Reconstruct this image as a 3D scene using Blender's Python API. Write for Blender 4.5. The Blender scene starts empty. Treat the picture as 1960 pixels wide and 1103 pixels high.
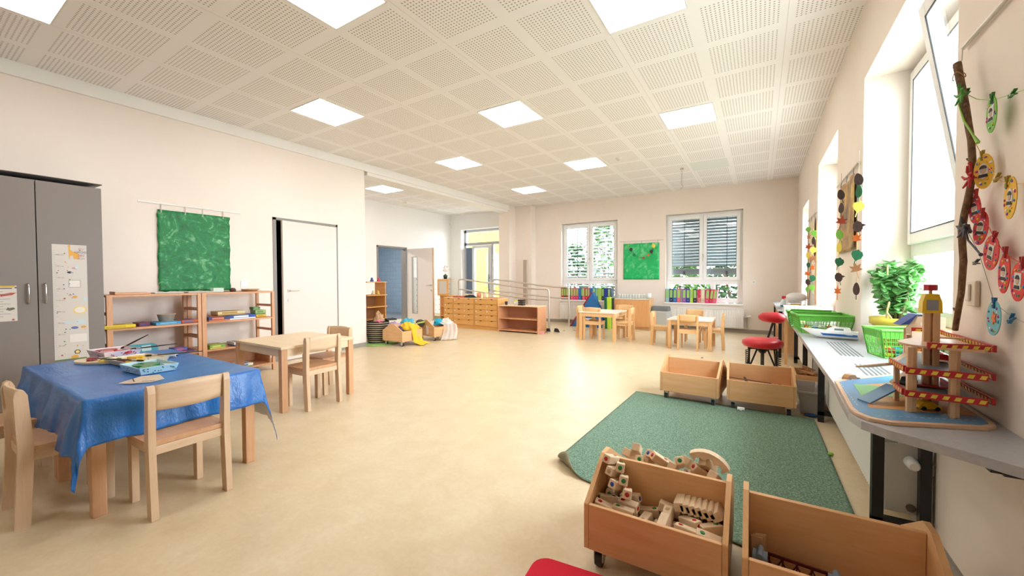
import bpy, math, random
from mathutils import Vector, Matrix, noise
S=bpy.context.scene; C=S.collection
random.seed(7)
PI=math.pi
def rad(d): return d*PI/180
# ---------------------------------------------------------------- camera model
F_,YAW,PITCH,ROLL=759.6,0.557389,-0.0223832,0.0037335
CZ=1.19; XR=.66; XL=-5.97; YB=9.97; H=3.25; WT=.717
def ray(u,v):
    a=(u-980)/F_; b=(551.5-v)/F_
    cr,sr=math.cos(ROLL),math.sin(ROLL); xr=cr*a+sr*b; z2=-sr*a+cr*b
    cp,sp=math.cos(PITCH),math.sin(PITCH); yf=cp-sp*z2; zz=sp+cp*z2
    c,s=math.cos(YAW),math.sin(YAW); return Vector((c*xr-s*yf,s*xr+c*yf,zz))
O=Vector((0,0,CZ))
def atz(u,v,z=0): d=ray(u,v); return O+d*((z-CZ)/d.z)
def atx(u,v,x): d=ray(u,v); return O+d*(x/d.x)
def aty(u,v,y): d=ray(u,v); return O+d*(y/d.y)
# ---------------------------------------------------------------- materials
def lin(c):
    if isinstance(c,str):
        c=c.lstrip('#'); c=[int(c[i:i+2],16)/255 for i in (0,2,4)]
    return tuple((x/12.92 if x<=.04045 else ((x+.055)/1.055)**2.4) for x in c)+(1,)
MC={}
class NT:
    def __init__(s,name):
        s.m=bpy.data.materials.new(name); s.m.use_nodes=True; s.t=s.m.node_tree
        s.b=s.t.nodes['Principled BSDF']; s.out=s.t.nodes['Material Output']
    def n(s,typ,**k):
        x=s.t.nodes.new(typ)
        for a,v in k.items(): setattr(x,a,v)
        return x
    def l(s,a,b): s.t.links.new(a,b)
    def math(s,op,a,b=None,c=None):
        x=s.n('ShaderNodeMath',operation=op)
        for i,v in enumerate((a,b,c)):
            if v is None: continue
            if isinstance(v,(int,float)): x.inputs[i].default_value=v
            else: s.l(v,x.inputs[i])
        return x.outputs[0]
    def coords(s,scale=(1,1,1),loc=(0,0,0),kind='Object'):
        tc=s.n('ShaderNodeTexCoord'); mp=s.n('ShaderNodeMapping'); mp.inputs['Scale'].default_value=scale; mp.inputs['Location'].default_value=loc
        s.l(tc.outputs[kind],mp.inputs[0]); return mp.outputs[0]
    def noise(s,vec,scale=5,detail=3,rough=.5,dist=0):
        x=s.n('ShaderNodeTexNoise'); s.l(vec,x.inputs['Vector']); x.inputs['Scale'].default_value=scale; x.inputs['Detail'].default_value=detail
        x.inputs['Roughness'].default_value=rough; x.inputs['Distortion'].default_value=dist; return x.outputs['Fac']
    def ramp(s,fac,stops):
        x=s.n('ShaderNodeValToRGB'); s.l(fac,x.inputs[0]); e=x.color_ramp.elements
        while len(e)<len(stops): e.new(.5)
        for i,(p,c) in enumerate(stops): e[i].position=p; e[i].color=lin(c)
        return x.outputs[0]
    def bump(s,fac,strength=.2,dist=.01):
        x=s.n('ShaderNodeBump'); x.inputs['Strength'].default_value=strength; x.inputs['Distance'].default_value=dist
        s.l(fac,x.inputs['Height']); s.l(x.outputs[0],s.b.inputs['Normal'])
def mat(name,col,rough=.5,metal=0,spec=None,emit=None,es=0,vary=.0,trans=0,alpha=1):
    if name in MC: return MC[name]
    t=NT(name); t.b.inputs['Base Color'].default_value=lin(col); t.b.inputs['Roughness'].default_value=rough; t.b.inputs['Metallic'].default_value=metal
    if spec is not None: t.b.inputs['Specular IOR Level'].default_value=spec
    if emit: t.b.inputs['Emission Color'].default_value=lin(emit); t.b.inputs['Emission Strength'].default_value=es
    if trans: t.b.inputs['Transmission Weight'].default_value=trans
    if alpha<1: t.b.inputs['Alpha'].default_value=alpha
    if vary:
        f=t.noise(t.coords(),14,3); c=lin(col)
        x=t.n('ShaderNodeValToRGB'); t.l(f,x.inputs[0])
        x.color_ramp.elements[0].position=.3; x.color_ramp.elements[1].position=.7
        x.color_ramp.elements[0].color=tuple(max(0,k*(1-vary)) for k in c[:3])+(1,); x.color_ramp.elements[1].color=tuple(min(1,k*(1+vary)) for k in c[:3])+(1,)
        t.l(x.outputs[0],t.b.inputs['Base Color'])
    MC[name]=t.m; return t.m
def wood(name,c1,c2,axis='x',scale=1,rough=.42):
    if name in MC: return MC[name]
    t=NT(name); st={'x':(1.2,14,14),'y':(14,1.2,14),'z':(14,14,1.2)}[axis]
    v=t.coords(tuple(k*scale for k in st)); f=t.noise(v,1.6,5,.6,1.2); f2=t.noise(t.coords(tuple(k*scale*5 for k in st)),3,2)
    mx=t.math('ADD',t.math('MULTIPLY',f,.75),t.math('MULTIPLY',f2,.25))
    t.l(t.ramp(mx,[(.32,c1),(.68,c2)]),t.b.inputs['Base Color']); t.b.inputs['Roughness'].default_value=rough
    MC[name]=t.m; return t.m
def pal(col,rough=.5,**k): return mat('paint_'+col.strip('#')+('_%d'%int(rough*100)),col,rough,**k)
chairX=wood('beech_light_x','#D9B692','#E6CAAA','x'); chairZ=wood('beech_light_z','#D4B08B','#E2C4A2','z'); chairY=wood('beech_light_y','#D9B692','#E6CAAA','y')
seatW=wood('beech_seat','#C99468','#DDB086','y',.6)
tblX=wood('table_top_beech','#E8CDA6','#F0DABA','x'); tblZ=wood('table_leg_beech','#CF9A70','#DDAE84','z')
trX=wood('trolley_beech_x','#DDA670','#E8B888','x',.7,.35); trY=wood('trolley_beech_y','#DDA870','#E8BA88','y',.7,.35)
shW=wood('shelf_beech_y','#C98E62','#DAA57A','y'); shZ=wood('shelf_beech_z','#CC9468','#DDAA80','z')
cubW=wood('locker_beech','#D99C50','#E6B06A','x',1.2); lowW=wood('low_shelf_beech','#D9996C','#E6AE82','x',1)
farX=wood('far_beech_x','#E2B47C','#EDC592','x'); farZ=wood('far_beech_z','#DDAA70','#E8BC88','z')
toyW=wood('toy_beech','#CFA47C','#DFBC96','z',3); toyWx=wood('toy_beech_x','#CFA47C','#DFBC96','x',3)
blkW=wood('block_maple','#DFC09A','#ECD4B4','x',4)
white=mat('white_paint','#F2F0EC',.55); plastic=mat('white_plastic','#F4F4F2',.3)
pvc=mat('window_white_plastic','#F3F4F4',.3); steel=mat('brushed_steel','#CFC9C0',.38,.75); chrome=mat('chrome','#C8C8C8',.15,1.0)
black=mat('black_metal','#17181B',.4); rubber=mat('dark_rubber','#2A2C30',.6); greyp=mat('grey_plastic','#8A8C8E',.4)
# ---------------------------------------------------------------- mesh builder
class MB:
    def __init__(s): s.v=[]; s.f=[]; s.mi=[]; s.sm=[]; s.M=Matrix.Identity(4)
    def add(s,vs,fs,m=0,smooth=False):
        o=len(s.v); s.v+= [tuple(s.M@Vector(p)) for p in vs]
        for f in fs: s.f.append([i+o for i in f]); s.mi.append(m); s.sm.append(smooth)
        return s
    def box(s,x0,x1,y0,y1,z0,z1,m=0):
        if x0>x1:x0,x1=x1,x0
        if y0>y1:y0,y1=y1,y0
        if z0>z1:z0,z1=z1,z0
        return s.add([(x0,y0,z0),(x1,y0,z0),(x1,y1,z0),(x0,y1,z0),(x0,y0,z1),(x1,y0,z1),(x1,y1,z1),(x0,y1,z1)],
            [(0,3,2,1),(4,5,6,7),(0,1,5,4),(1,2,6,5),(2,3,7,6),(3,0,4,7)],m)
    def obox(s,c,sx,sy,sz,rz=0,rx=0,ry=0,m=0):
        o=s.M; s.M=o@Matrix.Translation(c)@Matrix.Rotation(rz,4,'Z')@Matrix.Rotation(rx,4,'X')@Matrix.Rotation(ry,4,'Y')
        s.box(-sx/2,sx/2,-sy/2,sy/2,-sz/2,sz/2,m); s.M=o; return s
    def cyl(s,p0,p1,r0,r1=None,n=14,m=0,cap=True,smooth=True):
        r1=r0 if r1 is None else r1; p0=Vector(p0); p1=Vector(p1); d=(p1-p0).normalized()
        a=d.orthogonal().normalized(); b=d.cross(a); vs=[]
        for p,r in ((p0,r0),(p1,r1)):
            for i in range(n): t=2*PI*i/n; vs.append(p+(a*math.cos(t)+b*math.sin(t))*r)
        s.add(vs,[(i,(i+1)%n,n+(i+1)%n,n+i) for i in range(n)],m,smooth)
        if cap: s.add(vs,[tuple(range(n-1,-1,-1)),tuple(range(n,2*n))],m)
        return s
    def tube(s,pts,r,n=8,m=0,cap=True):
        pts=[Vector(p) for p in pts]; vs=[]; up=None; N=len(pts)
        rr=r if isinstance(r,(list,tuple)) else [r]*N
        for i,p in enumerate(pts):
            d=(pts[min(i+1,N-1)]-pts[max(i-1,0)]).normalized()
            if up is None: up=d.orthogonal().normalized()
            up=(up-d*up.dot(d)).normalized(); b=d.cross(up)
            for k in range(n): t=2*PI*k/n; vs.append(p+(up*math.cos(t)+b*math.sin(t))*rr[i])
        fs=[(i*n+k,i*n+(k+1)%n,(i+1)*n+(k+1)%n,(i+1)*n+k) for i in range(N-1) for k in range(n)]
        s.add(vs,fs,m,True)
        if cap: s.add(vs,[tuple(range(n-1,-1,-1)),tuple(range((N-1)*n,N*n))],m)
        return s
    def prism(s,poly,a,b,axis='z',m=0,mside=None):
        n=len(poly)
        def P(p,h): return {'z':(p[0],p[1],h),'x':(h,p[0],p[1]),'y':(p[0],h,p[1])}[axis]
        vs=[P(p,a) for p in poly]+[P(p,b) for p in poly]
        s.add(vs,[tuple(range(n-1,-1,-1)),tuple(range(n,2*n))],m)
        s.add(vs,[(i,(i+1)%n,n+(i+1)%n,n+i) for i in range(n)],m if mside is None else mside); return s
    def lathe(s,prof,c=(0,0,0),n=24,m=0,smooth=True):
        vs=[]
        for r,z in prof:
            for k in range(n): t=2*PI*k/n; vs.append((c[0]+r*math.cos(t),c[1]+r*math.sin(t),c[2]+z))
        fs=[(i*n+k,i*n+(k+1)%n,(i+1)*n+(k+1)%n,(i+1)*n+k) for i in range(len(prof)-1) for k in range(n)]
        return s.add(vs,fs,m,smooth)
    def ball(s,c,rx,ry=None,rz=None,nu=12,nv=8,m=0,rot=None):
        ry=rx if ry is None else ry; rz=rx if rz is None else rz
        R=rot or Matrix.Identity(3); vs=[]; c=Vector(c)
        for j in range(nv+1):
            ph=PI*j/nv
            for i in range(nu): t=2*PI*i/nu; vs.append(c+R@Vector((rx*math.sin(ph)*math.cos(t),ry*math.sin(ph)*math.sin(t),rz*math.cos(ph))))
        return s.add(vs,[(j*nu+i,(j+1)*nu+i,(j+1)*nu+(i+1)%nu,j*nu+(i+1)%nu) for j in range(nv) for i in range(nu)],m,True)
    def grid(s,fn,nu,nv,m=0,smooth=True,closeu=False):
        vs=[fn(i/(nu-1 if not closeu else nu),j/(nv-1)) for j in range(nv) for i in range(nu)]
        fs=[]
        for j in range(nv-1):
            for i in range(nu if closeu else nu-1):
                fs.append((j*nu+i,j*nu+(i+1)%nu,(j+1)*nu+(i+1)%nu,(j+1)*nu+i))
        return s.add(vs,fs,m,smooth)
    def build(s,name,mats,parent=None,loc=None,rz=0,bevel=0,solid=0,solid_off=0,seg=2,sub=0):
        me=bpy.data.meshes.new(name); me.from_pydata(s.v,[],s.f)
        if not isinstance(mats,(list,tuple)): mats=[mats]
        for m in mats: me.materials.append(m)
        for i,p in enumerate(me.polygons): p.material_index=min(s.mi[i],len(mats)-1); p.use_smooth=s.sm[i]
        me.update(); o=bpy.data.objects.new(name,me); C.objects.link(o)
        if parent is not None: o.parent=parent
        if loc is not None: o.location=loc
        if rz: o.rotation_euler=(0,0,rz)
        if solid:
            x=o.modifiers.new('s','SOLIDIFY'); x.thickness=solid; x.offset=-1; x.material_offset=solid_off
        if sub: x=o.modifiers.new('ss','SUBSURF'); x.levels=sub; x.render_levels=sub
        if bevel:
            x=o.modifiers.new('b','BEVEL'); x.width=bevel; x.segments=seg; x.limit_method='ANGLE'; x.angle_limit=rad(40)
        return o
def tag(o,label,cat,group=None,kind=None):
    if label:o['label']=label
    if cat:o['category']=cat
    if group:o['group']=group
    if kind:o['kind']=kind
    return o
def thing(name,label,cat,loc=(0,0,0),rz=0,group=None):
    o=bpy.data.objects.new(name,None); C.objects.link(o); o.location=loc; o.rotation_euler=(0,0,rz); o.empty_display_size=.1
    return tag(o,label,cat,group)
def struct(o): o['kind']='structure'; return o
def copytree(o,loc=None,rz=None,label=None,group=None,parent=None):
    c=o.copy(); C.objects.link(c)
    if parent is not None: c.parent=parent
    if loc is not None: c.location=loc
    if rz is not None: c.rotation_euler=(0,0,rz)
    if label: c['label']=label
    if group: c['group']=group
    for ch in o.children: copytree(ch,parent=c)
    return c
def rrect(x0,x1,y0,y1,r,n=5):
    pts=[]
    for cx,cy,a in ((x1-r,y0+r,-90),(x1-r,y1-r,0),(x0+r,y1-r,90),(x0+r,y0+r,180)):
        for i in range(n+1): t=rad(a+90*i/n); pts.append((cx+r*math.cos(t),cy+r*math.sin(t)))
    return pts
def text(name,body,size,M,m,parent,ext=.0004,align='CENTER'):
    cu=bpy.data.curves.new(name,'FONT'); cu.body=body; cu.size=size; cu.extrude=ext; cu.align_x=align; cu.align_y='CENTER'
    f=bpy.data.objects.new(name,cu); C.objects.link(f); dg=bpy.context.evaluated_depsgraph_get(); dg.update()
    me=bpy.data.meshes.new_from_object(f.evaluated_get(dg)); me.materials.clear(); me.materials.append(m); bpy.data.objects.remove(f)
    o=bpy.data.objects.new(name,me); C.objects.link(o); o.matrix_world=M
    if parent is not None: o.parent=parent; o.matrix_parent_inverse=Matrix.Identity(4)
    return o
def face_x(p,sign=1):  # text plane facing +x (sign 1) or -x, given a position in its parent's space
    c=(Vector((0,sign,0)),Vector((0,0,1)),Vector((sign,0,0)))
    M=Matrix((c[0],c[1],c[2])).transposed().to_4x4(); M.translation=Vector(p); return M
def face_y(p,sign=-1):
    c=(Vector((-sign,0,0)),Vector((0,0,1)),Vector((0,sign,0)))
    M=Matrix((c[0],c[1],c[2])).transposed().to_4x4(); M.translation=Vector(p); return M
# ================================================================= ROOM SHELL
TP=.628; TX0=-4.5406-TP/2; TY0=1.746-TP/2
def ceil_mat():
    t=NT('perforated_ceiling'); tc=t.n('ShaderNodeNewGeometry'); sp=t.n('ShaderNodeSeparateXYZ'); t.l(tc.outputs['Position'],sp.inputs[0])
    res=[];seams=[]
    NH=18
    for k,o0 in (('X',TX0),('Y',TY0)):
        u=t.math('FRACT',t.math('DIVIDE',t.math('SUBTRACT',sp.outputs[k],o0-40*TP),TP))
        d=t.math('ABSOLUTE',t.math('SUBTRACT',u,.5)); inside=t.math('LESS_THAN',d,.5-.075)
        w=t.math('SUBTRACT',t.math('FRACT',t.math('MULTIPLY',t.math('SUBTRACT',u,.075),NH/.85)),.5)
        res.append((inside,w)); seams.append(t.math('GREATER_THAN',d,.4965))
    r2=t.math('ADD',t.math('MULTIPLY',res[0][1],res[0][1]),t.math('MULTIPLY',res[1][1],res[1][1]))
    hole=t.math('MULTIPLY',t.math('LESS_THAN',r2,.053),t.math('MULTIPLY',res[0][0],res[1][0]))
    # the long joint between boards, every second tile row along x
    u4=t.math('FRACT',t.math('DIVIDE',t.math('SUBTRACT',sp.outputs['X'],TX0-40*TP),TP*2)); seam=t.math('MULTIPLY',t.math('LESS_THAN',u4,.003),.55)
    f=t.math('MAXIMUM',t.math('MULTIPLY',hole,1.0),seam)
    mx=t.n('ShaderNodeMix',data_type='RGBA'); t.l(f,mx.inputs['Factor']); mx.inputs['A'].default_value=lin('#F5F2F2'); mx.inputs['B'].default_value=lin('#B0A99D')
    t.l(mx.outputs['Result'],t.b.inputs['Base Color']); t.b.inputs['Roughness'].default_value=.8; return t.m
CEIL=ceil_mat()
def floor_mat():
    t=NT('linoleum'); f=t.noise(t.coords(),5,6,.65,.3); g=t.noise(t.coords(),38,3,.6)
    m=t.math('ADD',t.math('MULTIPLY',f,.65),t.math('MULTIPLY',g,.35))
    t.l(t.ramp(m,[(.33,'#D7C29C'),(.52,'#DFCBA8'),(.7,'#E6D6B8')]),t.b.inputs['Base Color'])
    r=t.math('ADD',t.math('MULTIPLY',g,.06),.30); t.l(r,t.b.inputs['Roughness']); t.b.inputs['Specular IOR Level'].default_value=.5
    return t.m
FLOOR=floor_mat()
def wall_mat(name,c1,c2):
    t=NT(name); f=t.noise(t.coords(),1.3,4,.6); t.l(t.ramp(f,[(.3,c1),(.7,c2)]),t.b.inputs['Base Color']); t.b.inputs['Roughness'].default_value=.75
    g=t.noise(t.coords(),160,2); t.bump(g,.06,.002); return t.m
WALL=wall_mat('wall_plaster','#EFE2D7','#F2E7DD'); WALLA=wall_mat('alcove_plaster','#F3F0EB','#F6F3EF')
BASEB=mat('grey_baseboard','#9B958C',.5)
struct(MB().box(-9.2,1.4,-3.6,10.4,-.08,0).build('floor',FLOOR))
struct(MB().box(-9.2,1.4,-3.6,10.4,H,H+.1).build('ceiling',CEIL))
# right wall: pieces round three windows
OP=[(2.29,3.98,WT,2.69),(5.16,6.72,WT,2.69),(7.92,8.95,WT,2.45)]
XO=1.02
def wall_r():
    b=MB(); y=-3.6
    for (a,c,z0,z1) in OP:
        b.box(XR,XO,y,a,0,H); b.box(XR,XO,a,c,z1,H); b.box(XR,XO,a,c,0,z0-.02); y=c
    b.box(XR,XO,y,10.4,0,H); return b.build('wall_right',WALL)
struct(wall_r())
WB=[(-4.62,-3.06,.63,2.69),(-1.9,-.31,.63,2.70)]
def wall_b():
    b=MB(); x=-5.97
    for (a,c,z0,z1) in WB:
        b.box(x,a,YB,YB+.38,0,H); b.box(a,c,YB,YB+.38,0,z0-.03); b.box(a,c,YB,YB+.38,z1,H); x=c
    b.box(x,XR,YB,YB+.38,0,H)
    b.box(-6.28,-5.93,9.38,9.97,0,H); b.box(-5.93,-5.42,9.72,9.97,0,H)
    return b.build('wall_back',WALL)
struct(wall_b())
# left wall with rounded end at the alcove, doorway 3.05..4.085
def wall_l():
    b=MB(); b.box(XL-.28,XL,-3.6,3.05,0,H); b.box(XL-.28,XL,3.05,4.085,2.1,H)
    r=.12; pts=[(XL-.28,4.085),(XL,4.085)]
    for i in range(9):
        t=rad(90*i/8); pts.append((XL-r+r*math.cos(t),4.70-r+r*math.sin(t)))
    pts+=[(XL-.28,4.70)]
    b.prism(pts,0,H); return b.build('wall_left',WALL)
struct(wall_l())
struct(MB().box(XL-.28,XL+.0,4.70,9.38,3.06,H).box(XL,XL+.035,-3.6,9.38,3.115,H).build('trim_1',mat('beam_paint','#F1EEE8',.7)))
struct(MB().box(-9.2,XR,-3.72,-3.6,0,H).build('wall_front',WALL))
# alcove
struct(MB().box(-8.7,-8.55,4.2,6.99,0,H).box(-8.7,-8.55,6.99,8.02,2.1,H).box(-8.7,-8.55,8.02,10.3,0,H).build('wall_alcove_left',WALLA))
struct(MB().box(-8.55,-8.12,9.95,10.33,0,H).box(-6.6,-6.28,9.95,10.33,0,H).box(-8.12,-6.6,9.95,10.33,2.77,H).build('wall_alcove_back',WALLA))
struct(MB().box(-8.55,XL-.28,4.2,4.32,0,H).build('wall_alcove_front',WALLA))
# dark bluish wash room behind the open door
tile=NT('blue_grey_tiles'); br=tile.n('ShaderNodeTexBrick'); br.inputs['Scale'].default_value=5; br.offset=0
br.inputs['Color1'].default_value=lin('#8395A6'); br.inputs['Color2'].default_value=lin('#8A9CAC'); br.inputs['Mortar'].default_value=lin('#64768A'); br.inputs['Mortar Size'].default_value=.012
br.inputs['Brick Width'].default_value=.75; br.inputs['Row Height'].default_value=.75
vv=tile.coords((1,1,1)); sx=tile.n('ShaderNodeSeparateXYZ'); tile.l(vv,sx.inputs[0]); cb=tile.n('ShaderNodeCombineXYZ')
tile.l(tile.math('ADD',sx.outputs[0],sx.outputs[1]),cb.inputs[0]); tile.l(sx.outputs[2],cb.inputs[1]); tile.l(cb.outputs[0],br.inputs[0])
tile.l(br.outputs[0],tile.b.inputs['Base Color']); tile.b.inputs['Roughness'].default_value=.35; TILE=tile.m
struct(MB().box(-12.4,-12.2,5.2,10.3,0,H).box(-12.2,-8.7,10.0,10.15,0,H).box(-12.2,-8.7,5.4,5.55,0,H).box(-12.2,-8.7,5.5,10,2.6,2.7).build('wall_washroom',TILE))
struct(MB().box(-12.2,-9.2,5.4,10.2,-.06,0).build('floor_washroom',mat('washroom_floor','#6C7076',.4)))
# closet behind the ajar door
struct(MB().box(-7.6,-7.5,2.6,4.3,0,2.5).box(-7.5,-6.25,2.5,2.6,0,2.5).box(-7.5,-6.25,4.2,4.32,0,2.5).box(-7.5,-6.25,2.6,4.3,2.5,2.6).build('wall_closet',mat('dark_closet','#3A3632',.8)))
# baseboards
struct(MB().box(XL,XL+.012,2.85,3.0,0,.07).box(XL,XL+.012,4.14,4.6,0,.07).build('baseboard_left',BASEB))
struct(MB().box(-5.42,XR,YB-.014,YB,0,.08).build('baseboard_back',BASEB))
struct(MB().box(XR-.012,XR,-3.6,9.95,0,.07).build('baseboard_right',BASEB))
def curved_base():
    b=MB(); r=.132; cx,cy=XL-.12,4.70-.12; pts=[]
    for i in range(9): t=rad(90*i/8); pts.append((cx+r*math.cos(t),cy+r*math.sin(t)))
    for i in range(8,-1,-1): t=rad(90*i/8); pts.append((cx+.12*math.cos(t),cy+.12*math.sin(t)))
    b.prism(pts,0,.07); return b.build('baseboard_wall_end',BASEB)
struct(curved_base())
# dotted grey cladding in the alcove
t=NT('dotted_cladding'); g=t.n('ShaderNodeNewGeometry'); sp=t.n('ShaderNodeSeparateXYZ'); t.l(g.outputs['Position'],sp.inputs[0]); q=[]
for k in ('Y','Z'):
    w=t.math('SUBTRACT',t.math('FRACT',t.math('DIVIDE',t.math('ADD',sp.outputs[k],20),.16)),.5); q.append(t.math('MULTIPLY',w,w))
hole=t.math('LESS_THAN',t.math('ADD',q[0],q[1]),.012); mx=t.n('ShaderNodeMix',data_type='RGBA'); t.l(hole,mx.inputs['Factor'])
mx.inputs['A'].default_value=lin('#CFC8BF'); mx.inputs['B'].default_value=lin('#8F8B88'); t.l(mx.outputs['Result'],t.b.inputs['Base Color']); CLAD=t.m
struct(MB().box(-8.55,-8.53,8.12,9.93,.0,1.25).build('trim_2',CLAD))
# ---------------------------------------------------------------- lamps
LE=mat('lamp_diffuser','#FFFFFF',.4,emit='#FFF8F0',es=8.0)
LF=mat('lamp_frame','#E9E7E2',.4)
def lamp(x,y,label):
    t=thing('ceiling_light',label,'ceiling light',(x,y,H),0,'square ceiling light panels')
    b=MB(); s=.306
    b.box(-s,s,-s,-s+.012,-.006,.0).box(-s,s,s-.012,s,-.006,0).box(-s,-s+.012,-s+.012,s-.012,-.006,0).box(s-.012,s,-s+.012,s-.012,-.006,0); b.build('frame',LF,t)
    s=.294; MB().box(-s,s,-s,s,-.004,-.001).build('diffuser',LE,t); return t
LX=[-4.5406,-2.6624,-.784]; LY=lambda j:1.746+1.2592*j
lamps=[(0,-1,'square ceiling light cut off by the upper left corner of the photo'),(0,1,'square ceiling light nearest the left wall in the second row'),
(0,3,'square ceiling light beside the beam, middle of the left line'),(0,5,'farthest square ceiling light of the main room, above the low shelf'),
(1,0,'large square ceiling light at the top edge, left of the centre line'),(1,2,'square ceiling light at the middle of the second row'),
(1,4,'square ceiling light just before the smoke detector'),(2,1,'large square ceiling light at the top edge, nearer the window wall'),
(2,3,'square ceiling light nearest the window wall in the second row'),(1,-2,'assumed square ceiling light added behind the camera at the room centre')]  # last panel is assumed: continues the grid out of view, added for illumination
for i,j,l in lamps: lamp(LX[i],LY(j),l)
lamp(-7.27,6.18,'square ceiling light inside the side alcove')
acc=MB().box(-.3,.3,-.3,.3,-.004,0).build('ceiling_hatch',mat('hatch_grey','#E3E6E2',.6),None,(LX[2],LY(5),H)); tag(acc,'pale grey unlit square panel in the ceiling near the back wall','ceiling panel')
lamp(-7.27,4.62,'unseen square light added behind the rounded wall end to brighten the alcove')  # extra panel added out of view to brighten the alcove
t=thing('washroom_fill_lamp','unseen round lamp added to brighten the wash room behind the open door','lamp',(-10.2,7.6,2.6)); MB().lathe([(0,-.06),(.12,-.05),(.15,0),(0,0)]).build('fill_dome',mat('washroom_fill_glow','#FFFFFF',.4,emit='#FFFAF2',es=420.0),t)  # unseen glowing dome added to lift the dark wash room
def detector(x,y,label):
    t=thing('smoke_detector',label,'smoke detector',(x,y,H),0,'round smoke detectors')
    MB().lathe([(0,-.012),(.05,-.012),(.055,-.006),(.055,0)]).build('base',plastic,t)
    MB().lathe([(0,-.045),(.02,-.044),(.034,-.036),(.036,-.012)]).build('sensor_head',mat('detector_beige','#D8CFBE',.5),t)
p=atz(1184,303,H); detector(p.x,p.y,'round white smoke detector on the main ceiling')
p=atz(776,386,H); detector(p.x,p.y,'round smoke detector on the alcove ceiling')
p=atz(1305,322,H)
t=thing('ceiling_hook','metal swivel hook hanging from the ceiling before the back windows','hook',(p.x,p.y,H))
MB().cyl((0,0,-.03),(0,0,0),.03,n=16).build('mounting_plate',steel,t)
b=MB(); 
for k in range(4):
    z=-.05-k*.045; pts=[(math.cos(a)*.011 if k%2 else 0,0 if k%2 else math.cos(a)*.011,z+math.sin(a)*.028) for a in [2*PI*i/12 for i in range(13)]]; b.tube(pts,.004,6,cap=False)
b.cyl((0,0,-.30),(0,0,-.21),.012).tube([(0,0,-.3),(.02,0,-.33),(.015,0,-.37),(-.01,0,-.38),(-.02,0,-.36)],.005,6); b.build('chain_hook',steel,t)
# ---------------------------------------------------------------- windows
GL=NT('window_glass'); gt=GL.n('ShaderNodeBsdfTransparent'); gg=GL.n('ShaderNodeBsdfGlossy'); gg.inputs['Roughness'].default_value=.02
mxs=GL.n('ShaderNodeMixShader'); fr=GL.n('ShaderNodeLayerWeight'); fr.inputs[0].default_value=.5; GL.l(GL.math('ADD',GL.math('MULTIPLY',GL.math('POWER',fr.outputs['Facing'],4),.5),.04),mxs.inputs[0]); GL.l(gt.outputs[0],mxs.inputs[1]); GL.l(gg.outputs[0],mxs.inputs[2]); GL.l(mxs.outputs[0],GL.out.inputs[0]); GLASS=GL.m
def frame_y(b,x0,x1,z0,z1,y0,y1,w,wb=None,m=0):
    wb=wb or w
    b.box(x0,x0+w,y0,y1,z0,z1,m).box(x1-w,x1,y0,y1,z0,z1,m).box(x0+w,x1-w,y0,y1,z0,z0+wb,m).box(x0+w,x1-w,y0,y1,z1-w,z1,m)
def handle_part(parent,M,name='window_handle'):
    b=MB(); b.M=M; b.box(-.016,.016,-.012,0,-.05,.05); b.cyl((0,-.012,0),(0,-.045,0),.009); b.tube([(0,-.045,0),(0,-.055,-.02),(0,-.05,-.07),(0,-.045,-.12)],.009,8); return b.build(name,steel,parent)
def back_window(n,x0,x1,z0,z1):
    t=struct(thing('window_%d'%n,'','')); del_keys(t)
    y=YB+.13; zc=z0+.47
    b=MB(); frame_y(b,x0+.005,x1-.005,z0+.01,z1-.01,y,y+.07,.055); b.box(x0+.06,x1-.06,y,y+.07,zc,zc+.06)
    xm=(x0+x1)/2; b.box(xm-.02,xm+.02,y,y+.07,zc+.06,z1-.06)
    b.build('window_frame',pvc,t,bevel=.004)
    for a,c in ((x0+.05,xm-.005),(xm+.005,x1-.05)):
        b=MB(); frame_y(b,a,c,zc+.05,z1-.055,y-.025,y+.035,.075); s=b.build('sash',pvc,t,bevel=.005)
        MB().box(a+.07,c-.07,y,y+.006,zc+.12,z1-.125).build('window_pane',GLASS,s)
        q=MB(); frame_y(q,a+.072,c-.072,zc+.122,z1-.127,y-.022,y-.016,.009); q.build('gasket',rubber,s)
    xs=x0+.05+.6*(x1-x0) if n==5 else xm
    b=MB(); frame_y(b,x0+.06,xs,z0+.06,zc,y-.005,y+.03,.05); frame_y(b,xs,x1-.06,z0+.06,zc,y-.005,y+.03,.05); s=b.build('lower_frame',pvc,t,bevel=.004)
    MB().box(x0+.1,xs-.04,y+.01,y+.015,z0+.1,zc-.04).box(xs+.04,x1-.1,y+.01,y+.015,z0+.1,zc-.04).build('lower_pane',GLASS,s)
    b=MB()
    for xx in (x0+.035,x1-.035):
        for zz in (z1-.16,zc+.1): b.cyl((xx,y-.03,zz-.04),(xx,y-.03,zz+.04),.011)
    b.build('hinge',pvc,t)
    handle_part(t,Matrix.Translation((xm,y-.025,zc+.6)))
    MB().box(x0-.03,x1+.03,YB-.04,y,z0-.035,z0).build('window_sill',mat('sill_white','#F5F3EF',.35),t,bevel=.004)
    return t
def del_keys(t):
    for k in ('label','category','group'):
        if k in t: del t[k]
back_window(4,*WB[0]); back_window(5,*WB[1])
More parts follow.
